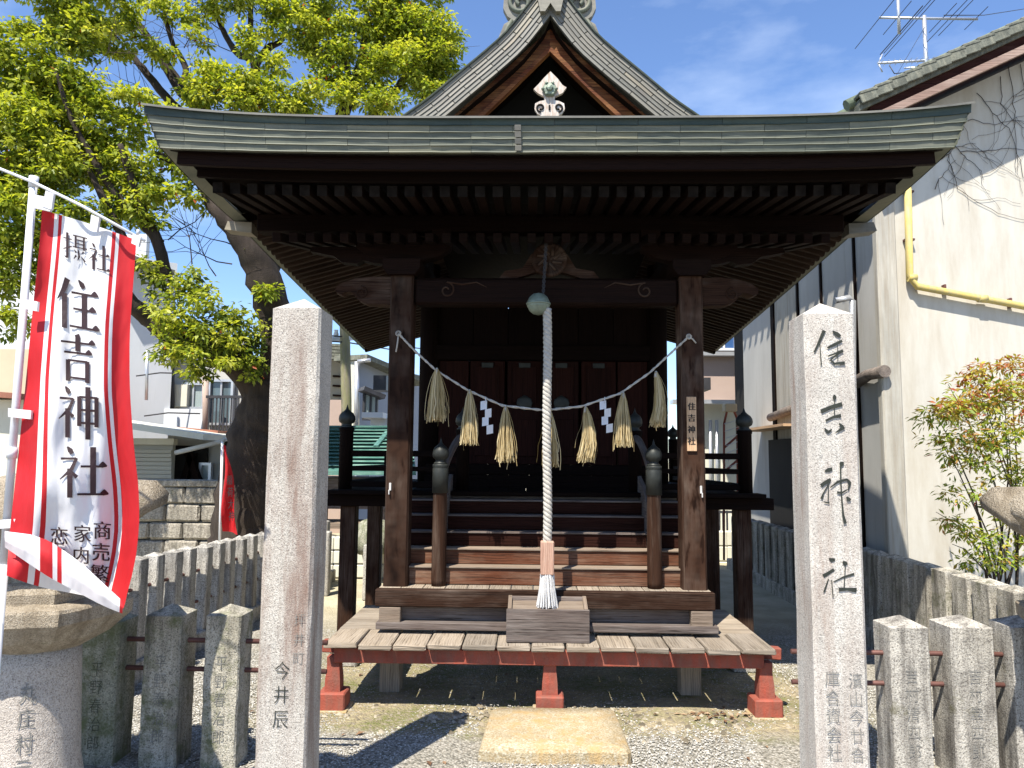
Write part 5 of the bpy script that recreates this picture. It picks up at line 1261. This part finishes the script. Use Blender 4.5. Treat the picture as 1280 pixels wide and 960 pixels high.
# ================================================================ PLASTER BUILDING, right
YW = 6.6; XW = at(1127, 500, YW).x
bd = thing('plaster_building', 'old building with white plaster gable wall, yellow pipe and clay tile roof at the right', 'building', (5.5, 8.5, 0))
va, vb = at(1119, 141, 6.22), at(1280, 67, 6.22); slp = (vb.z-va.z)/(vb.x-va.x)
def rz_(x, off=0.): return va.z+(x-va.x)*slp+off
MB().prism([(XW, 0), (9.5, 0), (9.5, rz_(9.5, .02)), (XW, rz_(XW, .02))], (0, YW, 0), (1, 0, 0), (0, 0, 1), (0, .2, 0)).build('plaster_wall', PLAST, bd)
c1 = at(1104, 500, YW).x; c2 = at(1129, 500, YW).x
MB().box(((c1+c2)/2-.01, YW+.03, 2.3), (c2-c1, .09, 4.6), None, .01).build('corner_pilaster', CONC, bd)
# panels of the side wall, each with its own face
cols = [(1108, 1071, PLAS2), (1071, 1028, PLAS2), (1028, 998, PLAS2), (998, 966, CONC), (966, 930, PLAS2)]
XS = 3.10
ys_ = [(atX(a, 500, XS).y, atX(b, 500, XS).y, m_) for a, b, m_ in cols]
for ya, yb_, m_ in ys_:
    MB().box((XS+.05, (ya+yb_)/2, 2.25), (.10, yb_-ya-.006, 4.5), None, .006).build('wall_panel', m_, bd)
for px, wd in ((1071, .035), (1028, .04), (998, .05), (966, .12)):
    y = atX(px, 500, XS-.03).y; MB().box((XS+.03, y, 2.2), (.10, wd, 4.4), None, .004).build('wall_post', W_DARK, bd)
MB().box((XS+.2, 9.5, 2.2), (.06, 5.2, 4.3), None).build('wall_core', CHAR, bd)
la, lb = atX(1106, 464, XS-.06), atX(1070, 478, XS-.06); MB().tube([la, (la+lb)/2+Vector((-.01, 0, .02)), lb], [.055, .05, .06], 12).build('rough_log', LOG, bd)
la, lb = atX(1000, 508, XS-.06), atX(963, 522, XS-.06); MB().tube([la, (la+lb)/2, lb], [.05, .055, .05], 12).build('rough_log', LOG, bd)
# gutter pipe beside the pillar
g0, g1 = atX(1066, 376, XS-.12), atX(1066, 640, XS-.12); MB().tube([g0+Vector((-.16, 0, .0)), g0+Vector((-.03, 0, .03)), g0, g1], .028, 10).build('downpipe', ALU, bd)
# lean-to shelf
la, lb = atX(996, 531, 2.95), atX(938, 548, 2.95)
MB().beam((2.98, la.y, la.z), (2.98, lb.y, la.z), .36, .03).build('lean_to_board', W_PALE, bd)
MB().box((XS-.02, (la.y+lb.y)/2-.4, la.z/2-.06), (.06, 1.7, la.z-.15), None).build('dark_doorway', CHAR, bd)
# roof
ex = at(1076, 140, 6.2).x; XE = 9.8
rb_m = MB(); pl_ = [(ex, rz_(ex, .16)), (XE, rz_(XE, .16)), (XE, rz_(XE, .26)), (ex, rz_(ex, .26))]
rb_m.prism(pl_, (0, 6.22, 0), (1, 0, 0), (0, 0, 1), (0, 6.5, 0)); rb_m.build('roof', TILE, bd)
MB().prism([(ex+.15, rz_(ex+.15, .0)), (XE, rz_(XE, .0)), (XE, rz_(XE, .07)), (ex+.15, rz_(ex+.15, .07))], (0, 6.19, 0), (1, 0, 0), (0, 0, 1), (0, .04, 0)).build('verge_board', W_OLDB, bd)
MB().prism([(ex+.1, rz_(ex+.1, .07)), (XE, rz_(XE, .07)), (XE, rz_(XE, .16)), (ex+.1, rz_(ex+.1, .16))], (0, 6.25, 0), (1, 0, 0), (0, 0, 1), (0, 6.3, 0)).build('soffit', W_SOFF, bd)
RO2 = bpy.data.objects['roof.001']
L_ = .135; n_ = int((XE-ex)/L_/math.cos(math.atan(slp)))
for i in range(n_):
    x = ex+.06+i*L_*.92; piece('roof_tile', (x, 6.27, rz_(x, .285)), (L_*1.15, .22, .028), TILE, RO2, (0, -math.atan(slp)+.13+rj(.03), rj(.02)), .006)
    if x < 6.6: piece('verge_tile', (x, 6.175, rz_(x, .235)), (L_*1.1, .02, .075), TILE, RO2, (0, -math.atan(slp)+.08+rj(.02), 0), .005)
for i in range(22):
    y = 6.34+i*.27; mb = MB().tube([(ex-.06, y, rz_(ex, .26)), (ex+.6, y, rz_(ex+.6, .30)), (XE, y, rz_(XE, .30))], .05, 8); mb.build('tile_row', TILEG if i < 2 else TILE, RO2)
# yellow pipe
yp = [at(1134, 205, YW-.06), at(1137, 345, YW-.06), at(1146, 358, YW-.06), at(1280, 383, YW-.06), at(1400, 405, YW-.06)]
o_ = MB().tube(yp, .030, 12).build('yellow_pipe', YEL, bd)
for p in (at(1140, 347, YW-.06), at(1228, 373, YW-.06), at(1390, 403, YW-.06)):
    MB().tube([p+Vector((-.035, 0, .0)), p+Vector((.035, 0, -.005))], .036, 12).build('pipe_joint', YEL, o_)
for p in (at(1136, 300, YW-.03), at(1180, 362, YW-.03), at(1262, 379, YW-.03), at(1135, 240, YW-.03)):
    MB().box(p, (.085, .05, .018) if p.z > 2.9 and p.x < 3.4 else (.018, .05, .085), None, .002).build('pipe_bracket', RUST, o_)
# dry vines over the wall
vn = thing('dry_vine', 'bare thin vine creeping over the upper white plaster wall under the tiled eaves', 'vine', (5, YW-.02, 0))
vm = MB()
def vine(pts, r=.0035, kids=3):
    P = []
    w_ = [at(x, y, YW-.012) for x, y in pts]
    for a, b in zip(w_, w_[1:]):
        for k in range(4): P.append(a.lerp(b, k/4)+Vector((rj(.012), 0, rj(.012))))
    P.append(w_[-1]); vm.tube(P, [r*(1-.6*i/len(P)) for i in range(len(P))], 5, cap=False)
    for _ in range(kids):
        i = random.randrange(2, len(P)-1); a = random.uniform(-2.6, .4); Q = [P[i]]
        for k in range(6): a += rj(.5); Q.append(Q[-1]+Vector((math.cos(a)*.07, 0, math.sin(a)*.07)))
        vm.tube(Q, [r*.5]*3+[r*.35]*4, 4, cap=False)
for p in ([(1200, 150), (1188, 175), (1185, 200), (1198, 235), (1225, 255), (1255, 270), (1290, 276)], [(1222, 115), (1240, 140), (1262, 160), (1275, 200), (1285, 240)], [(1262, 85), (1266, 120), (1270, 160), (1272, 215)],
          [(1250, 95), (1252, 130), (1265, 150), (1290, 165)], [(1195, 160), (1215, 150), (1245, 155), (1280, 145)], [(1200, 190), (1230, 188), (1262, 184), (1290, 188)], [(1190, 180), (1205, 195), (1225, 210), (1230, 225)], [(1178, 200), (1195, 182), (1220, 180)], [(1275, 80), (1282, 110), (1290, 140)], [(1170, 235), (1180, 215), (1195, 200)]):
    vine(p)
vm.build('vine_stems', TWIG, vn)
# antenna
an = thing('tv_antenna', 'television antenna with two booms on a thin mast above the tiled roof', 'antenna', at(1160, 100, 8))
YA = 8.0
MB().tube([at(1155, 20, YA), at(1160, 130, YA)], .022, 8).build('mast', ALU, an)
MB().tube([at(1099, 22, YA), at(1222, 24, YA)], .014, 8).build('boom', ALU, an)
MB().tube([at(1097, 79, YA), at(1150, 76, YA), at(1202, 72, YA)], .014, 8).build('boom', ALU, an)
MB().tube([at(1130, 85, YA), at(1178, 83, YA)], .009, 6).build('boom', ALU, an)
MB().tube([at(1122, -12, YA), at(1124, 42, YA)], .018, 8).build('upright', ALU, an)
for px, hl in ((1099, .62), (1121, .32), (1143, .72), (1148, .80), (1178, .28), (1187, .52), (1194, .34), (1220, .22)):
    c_ = at(px, 23, YA); e1 = MB().tube([c_+Vector((0, -hl, 0)), c_+Vector((0, hl, 0))], .0042, 5); e1.build('element', DARKM, an)
c_ = at(1124, 41, YA); MB().tube([c_+Vector((0, -.5, 0)), c_+Vector((0, .45, 0))], .006, 5).build('element', DARKM, an)
for i in range(14):
    c_ = at(1101+i*7, 79-i*.5, YA); MB().tube([c_+Vector((0, -.07, 0)), c_+Vector((0, .07, 0))], .004, 4).build('element', ALU, an)
for s_ in (-1, 1): MB().tube([at(1098, 79, YA), at(1103, 79+s_*11, YA)], .008, 5).build('reflector', ALU, an)
MB().tube([at(1112, 82, YA), at(1118, 92, YA), at(1128, 91, YA), at(1140, 87, YA), at(1155, 95, YA)], .006, 5).build('cable', DARKM, an)
MB().tube([at(1158, 30, YA), at(1120, 95, YA-.3), at(1088, 122, 6.6)], .003, 4).build('guy_wire', DARKM, an)
cb_ = MB().tube([at(1180, 19, 9), at(1230, 19, 11), at(1320, 5, 14)], .006, 4).build('overhead_wire', DARKM, None, label='thin overhead wire running right from the antenna', cat='wire')

# ================================================================ HOUSES BEHIND
def house(name, label, cat, loc): return thing(name, label, cat, loc)
def hwall(parent, px0, px1, z0, z1, Y, Y1=None, mat=WHOUSE, th=.15, name='wall'):
    a = at(px0, 573, Y); b = at(px1, 573, Y1 or Y); a.z = b.z = (z0+z1)/2
    return MB().beam(a, b, th, z1-z0).build(name, mat, parent)
def zz(px, py, Y): return at(px, py, Y).z
def win(parent, px0, py0, px1, py1, Y, frame=ALU, gl=GLS, mull=1):
    a = at(px0, py1, Y); b = at(px1, py0, Y); w_, h_ = b.x-a.x, b.z-a.z; cx_, cz_ = (a.x+b.x)/2, (a.z+b.z)/2
    f = MB(); t_ = max(.035, .045)
    f.box((cx_, Y, b.z), (w_+t_*2, .09, t_)); f.box((cx_, Y, a.z), (w_+t_*2, .12, t_)); 
    for x in (a.x-t_/2, b.x+t_/2): f.box((x, Y-.001, cz_), (t_, .09, h_-t_))
    for k in range(mull): f.box((a.x+w_*(k+1)/(mull+1), Y+.01, cz_), (t_*.8, .05, h_-t_))
    fo_ = f.build('window', frame, parent); MB().box((cx_, Y+.03, cz_), (w_, .02, h_)).build('pane', gl, fo_); return fo_
# white house behind the camphor
h1 = house('white_house', 'pale two storey house with balcony partly hidden by the camphor trunk', 'house', (-6, 15, 0))
hwall(h1, 120, 208, 0, zz(180, 318, 13.5), 13.5, 14.2, WHOUSE)
MB().beam(at(118, 312, 13.2), at(210, 345, 14.1), .7, .10).build('roof', TILE, h1)
MB().tube([at(184, 438, 13.4), at(183, 500, 13.4)], .03, 8).build('downpipe', ALU, h1)
hwall(h1, 208, 300, 0, zz(250, 425, 14.6), 14.6, None, PLAS2)
win(h1, 229, 480, 254, 510, 14.48, ALU, GLS2, 1)
for px in (209, 215): MB().tube([at(px, 448, 14.3), at(px, 512, 14.3)], .05, 6).build('balcony_post', DARKM, h1)
MB().beam(at(200, 449, 14.3), at(222, 447, 14.3), .3, .06).build('awning', DARKM, h1)
MB().box(at(230, 524, 14.1), (50*14.1/F, .06, 26*14.1/F)).build('balcony_front', WHOUSE, h1)
MB().tube([at(257, 470, 14), at(257, 545, 14)], .06, 8).build('downpipe', PINK, h1)
for i in range(10): piece('baluster', at(261+i*4.6, 518, 13.9), (.022, .022, 46*13.9/F), DARKM, h1, (0, 0, 0), .002)
MB().beam(at(258, 496, 13.9), at(310, 496, 13.9), .05, .05).build('balcony_rail', DARKM, h1); MB().beam(at(258, 541, 13.9), at(310, 543, 13.9), .5, .08).build('balcony_floor', RROOF, h1)
for q in ((140, 470), (150, 520)): MB().tube([at(q[0]+30, q[1], 13.3), at(q[0]+60, q[1]-4, 13.5), at(q[0]+100, q[1]-3, 14)], .012, 4).build('cable', DARKM, h1)
MB().box(at(222, 495, 14.5), (.5, .3, .42)).build('meter_box', CREAM, h1)
win(h1, 262, 476, 290, 530, 14.45, ALU, GLS, 1)
# low shed with shutter
sd = house('shuttered_shed', 'low shed with beige shutter and white gutter pipe behind the stone block wall', 'shed', (-5, 12, 0))
a = at(166, 528, 12); b_ = at(282, 545, 12)
rm = MB(); rm.beam(at(120, 524, 12), at(284, 548, 12), 1.8, .09); rm.build('roof', CREAM, sd)
MB().beam(at(140, 528, 13), at(284, 541, 13), .8, .05).build('tin_ridge', RROOF, sd)
hwall(sd, 120, 217, 0, zz(190, 548, 12.4), 12.4, None, SHUT, .1, 'shutter_box'); MB().box(at(190, 552, 12.3), (60*12.3/F, .14, .10)).build('shutter_housing', CREAM, sd)
for i in range(9): piece('shutter_slat', at(187, 564+i*5.2, 12.32), (56*12.3/F, .02, .06), SHUT, sd, (0, 0, 0), .004)
hwall(sd, 210, 335, 0, zz(240, 545, 12.9), 12.9, None, PLAS2, .1); 
MB().box(at(238, 583, 12.78), (42*12.8/F, .06, 52*12.8/F)).build('dark_opening', CHAR, sd); MB().box(at(300, 580, 12.78), (40*12.8/F, .06, 60*12.8/F)).build('dark_opening', CHAR, sd)
MB().tube([at(282, 548, 11.3), at(278, 552, 11.3), at(219, 566, 11.3)], .035, 8).build('gutter_pipe', PLAST, sd)
win(sd, 252, 580, 262, 605, 12.72, ALU, GLS2, 0)
for q in ((235, 566, 250, 606), (241, 566, 229, 606)): MB().beam(at(q[0], q[1], 12.6), at(q[2], q[3], 12.6), .12, .10).build('leaning_plank', W_DARK, sd)
# left edge beige building
h2 = house('beige_building', 'beige building with a tiled eave at the far left behind the banner pole', 'building', (-8, 12, 0))
hwall(h2, -260, 60, 0, zz(10, 437, 11.5), 11.5, None, BEIGE); MB().beam(at(-200, 478, 11.2), at(40, 497, 11.2), .5, .08).build('tiled_eave', RROOF, h2)
hwall(h2, -260, 60, 0, zz(10, 500, 11.3), 11.3, None, CREAM, .1, 'lower_wall')
hwall(h2, -400, 170, 0, zz(20, 285, 16), 16.5, None, WHOUSE)
# stone block wall
bw = thing('block_wall', 'grey wall of rough stone blocks with a capping course, behind the left picket fence', 'stone wall', (-5, 9.9, 0))
YBk = 10.0; xa, xb = at(-60, 600, YBk).x, at(352, 600, YBk).x; zt = zz(250, 607, YBk)
MB().box(((xa+xb)/2, YBk+.16, zt/2-.02), (xb-xa, .2, zt-.02)).build('wall_core', CONC, bw)
MB().box(((xa+xb)/2, YBk+.09, zt+.03), (xb-xa+.05, .34, .085), None, .01).build('coping', BLK, bw)
BV = []
for k in range(5):
    BV.append(MB().box((0, 0, 0), (.435, .12, .215), None, .022, 0, .008).mesh('stone_block', [BLK], Vector((0, 0, 0))))
r_ = 0; z = zt-.125
while z > -.05:
    x = xa+(r_ % 2)*.22
    while x < xb-.2:
        o = bpy.data.objects.new('stone_block', random.choice(BV)); COL.objects.link(o); o.parent = bw; p = Vector((x+.22, YBk+rj(.012), z)); o.location = p-wo(bw); WO[o.name] = p; x += .45
    z -= .232; r_ += 1
# distant red banner
rbn = thing('small_banner', 'narrow red banner on a white pole in front of the camphor trunk', 'banner', at(276, 700, 9.0))
MB().tube([at(274, 700, 9), at(278, 552, 9)], .016, 8).build('pole', POLE, rbn)
bm_ = MB(); bm_.grid(lambda u, v: (lambda p: p+Vector((0, .06*math.sin(u*5+v*6), 0)))(at(279+u*(3+16*v**.8)+2*math.sin(v*7)*u, 556+v*108+u*4, 8.95)), 8, 24); rc = bm_.build('red_cloth', FRED, rbn)
for i in range(4):
    c_ = at(287+i*.8, 600+i*15, 8.9); mb = MB(); put_glyph(mb, '稲荷大神'[i], lambda x, y: (c_.x+x*.07, 8.90, c_.z+y*.12), .02); mb.build('printed_character', INKB, rc)
# houses seen between the left pillar and the porch post
h3 = house('blue_grey_house', 'blue-grey sided house with a tiled roof seen left of the porch post', 'house', (-3.5, 17, 0))
hwall(h3, 442, 520, 0, zz(460, 452, 15), 15, 17.5, BHOUSE)
MB().beam(at(438, 447, 14.9), at(520, 480, 17.2), .8, .10).build('roof', TILE, h3)
hwall(h3, 432, 443, 0, zz(440, 450, 15), 15.05, 14.99, CREAM)
MB().tube([at(446, 452, 14.8), at(446, 545, 14.8)], .05, 8).build('downpipe', ALU, h3); MB().tube([at(447, 452, 14.7), at(463, 450, 14.7)], .04, 6).build('downpipe', ALU, h3)
win(h3, 456, 490, 470, 524, 14.8, DARKM, GLS2, 1); MB().beam(at(452, 486, 14.6), at(478, 497, 14.8), .4, .08).build('window_hood', DARKM, h3)
MB().box(at(470, 520, 14.3), (26*14.3/F, .7, .10)).build('small_roof', WHOUSE, h3); hwall(h3, 463, 490, 0, zz(470, 523, 14.4), 14.4, None, WHOUSE)
MB().box(at(478, 480, 13.6), (16*13.6/F, .5, .26)).build('dark_sign_box', DARKM, h3)
h4 = house('tan_house', 'tan timber house with tiled roof just right of the left granite pillar', 'house', (-4.5, 16, 0))
hwall(h4, 385, 434, 0, zz(420, 445, 16), 16, None, BEIGE); hwall(h4, 385, 430, 0, zz(420, 500, 15.2), 15.2, None, PINK, .1, 'lower_wall')
for i in range(5): MB().beam(at(385, 430+i*4, 15.8-i*.12), at(436, 433+i*4, 15.8-i*.12), .2, .05).build('roof_tile_course', TILE, h4)
for i in range(4): MB().beam(at(416, 470+i*12, 15.9), at(432, 471+i*12, 15.9), .04, .04).build('wall_batten', W_POST, h4)
up_ = thing('utility_pole', 'weathered utility pole mottled with yellow moss behind the shrine on the left', 'utility pole', at(435, 700, 13))
MB().tube([at(434, 700, 13), at(433, 500, 13), at(431, 415, 13), at(430, 320, 13)], .09, 12).build('pole', plain('mossy_pole', (.24, .21, .16), .9, .3, 4, dirt=(.22, .24, .07), dirt_amt=.40, stretch=(2, 2, .6)), up_)
MB().beam(at(415, 424, 13), at(452, 422, 13), .08, .07).build('crossarm', ALU, up_)
for px in (420, 440, 447): MB().lathe(at(px, 421, 13), [(.03, 0), (.05, .04), (.03, .09), (.04, .12)], 8).build('insulator', WHOUSE, up_)
for y in (405, 412): MB().tube([at(340, y+10, 12), at(434, y+16, 13), at(520, y+30, 16), at(640, y+44, 22)], .012, 4).build('wire', DARKM, up_)
# green roofed side shrine
gs = thing('side_shrine', 'small side shrine with bright green copper roof behind the left veranda', 'shrine', at(450, 700, 10.5))
q = [at(388, 540, 11.4), at(512, 540, 11.4), at(520, 594, 10.0), at(382, 594, 10.0)]
mb = MB(); mb.v += q+[p+Vector((0, 0, .06)) for p in q]; 
for f in ((0, 1, 2, 3), (7, 6, 5, 4), (0, 4, 5, 1), (1, 5, 6, 2), (2, 6, 7, 3), (3, 7, 4, 0)): mb.face(f)
gr_ = mb.build('roof', COPG, gs)
for i in range(12):
    f0 = i/12; a = q[0].lerp(q[3], f0)+Vector((0, -.002, .075)); b_ = q[1].lerp(q[2], f0)+Vector((0, -.002, .066)); MB().beam(a, b_, .128, .006).build('copper_course', COPG, gr_)
MB().beam(at(388, 538, 11.45), at(512, 538, 11.45), .18, .14).build('roof_ridge', COPG, gs); MB().beam(at(470, 560, 10.7), at(486, 540, 11.3), .07, .08).build('hip_ridge', COPG, gr_)
MB().box(at(450, 615, 10.7), (100*10.7/F, .8, .42)).build('body', W_BOX, gs)
for px in (404, 440, 476): piece('post', at(px, 650, 10.4)+Vector((0, 0, -.25)), (.1, .1, 1.0), W_BOX, gs)
MB().box(at(450, 655, 10.4), (110*10.4/F, .7, .07)).build('floor', W_EDGE, gs)
# low walls and posts behind
rw = thing('rear_fence', 'pale stone posts and low block courses sunlit behind the left veranda legs', 'stone fence', at(430, 745, 8.6))
for px, y0, y1, wd, Y in ((406, 664, 742, 13, 8.4), (466, 680, 748, 20, 8.2)):
    zt_ = zz(px, y0, Y); piece('post', (at(px, 700, Y).x, Y, zt_/2), (wd*Y/F, wd*Y/F, zt_), FEN, rw, (0, 0, 0), .01)
for i in range(3):
    for j in range(9): piece('block', at(383+j*14, 700, 9.6)+Vector((0, 0, -.0+i*.17-.13)), (.135, .12, .155), CREAM, rw, (0, 0, 0), .01)
bs_ = thing('boulder', 'mossy round boulder in the shade behind the left veranda leg', 'boulder', at(467, 690, 9.3))
mb = MB().lathe(at(468, 690, 9.3), [(.25, 0), (.28, .12), (.25, .25), (.16, .36), (.02, .42)], 12); mb.v = [v+Vector((rj(.02), rj(.02), rj(.02))) for v in mb.v]; mb.build('rock', OLDG, bs_)
hd = thing('clipped_bush', 'small clipped green bush seen between veranda legs on the left', 'bush', at(468, 660, 9.7))
leaves('foliage', [(tuple(at(466, 655, 9.8)), .22, .2, .2)], LEAFD, hd, size=(.02, .035), per=30, cl_r=.06, dens=.7)
# behind right: siding building, sunlit wall, red lantern frame
h5 = house('siding_building', 'pinkish beige building with a white framed window behind the right veranda', 'building', at(900, 700, 14))
hwall(h5, 850, 985, zz(900, 503, 14), zz(900, 330, 14), 14, None, PINK); win(h5, 892, 398, 917, 437, 13.9, WHOUSE, glass('sky_window_glass', (.04, .10, .25), .03), 1)
MB().box(at(890, 443, 13.85), (75*13.85/F, .25, .07)).build('window_sill', ALU, h5)
MB().box(at(915, 503, 13.85), (150*13.85/F, .3, .07)).build('floor_band', ALU, h5)
hwall(h5, 850, 985, 0, zz(900, 504, 14.2), 14.2, None, CREAM, .1, 'lower_wall')
for px in (888, 896): MB().tube([at(px, 525, 14), at(px, 640, 14)], .03, 6).build('downpipe', ALU, h5)
MB().box(at(880, 481, 11.5), (9*11.5/F, .4, .18)).build('lamp_box', DARKM, h5)
for i in range(6): piece('bar', at(884+i*5, 655, 13), (.03, .03, .45), DARKM, h5)
MB().beam(at(880, 640, 13), at(915, 640, 13), .04, .04).build('rail', DARKM, h5); MB().box(at(900, 690, 12), (60*12/F, .5, .5)).build('low_block', CREAM, h5)
lf = thing('lantern_frame', 'thin red metal frame holding a small paper lantern box beside the right veranda corner post', 'lantern frame', at(915, 700, 9.5))
for a_, b_ in (((905, 700), (905, 530)), ((922, 700), (922, 525)), ((905, 530), (910, 508)), ((922, 525), (914, 505)), ((905, 560), (922, 545)), ((905, 590), (922, 575))): MB().tube([at(*a_, 9.5), at(*b_, 9.5)], .014, 6).build('frame_bar', RED, lf)
MB().box(at(912, 510, 9.5), (.15, .15, .10), None, .01).build('lantern_box', BEIGE, lf)
mb = MB(); [mb.tube([at(905+i*1, 530+i*9, 9.4), at(925, 524+i*9, 9.4)], .004, 4) for i in range(7)]; mb.build('wire_mesh', ALU, lf)
pw = thing('low_wall', 'pale sunlit block wall in the distance under the right veranda', 'wall', at(915, 720, 11.5))
for i in range(3):
    for j in range(8): piece('block', at(868+j*16, 700, 11.5)+Vector((0, 0, -.12+i*.22)), (.185, .15, .205), CREAM, pw, (0, 0, 0), .01)
bpy.data.objects.remove(_to); bpy.data.curves.remove(_tc)
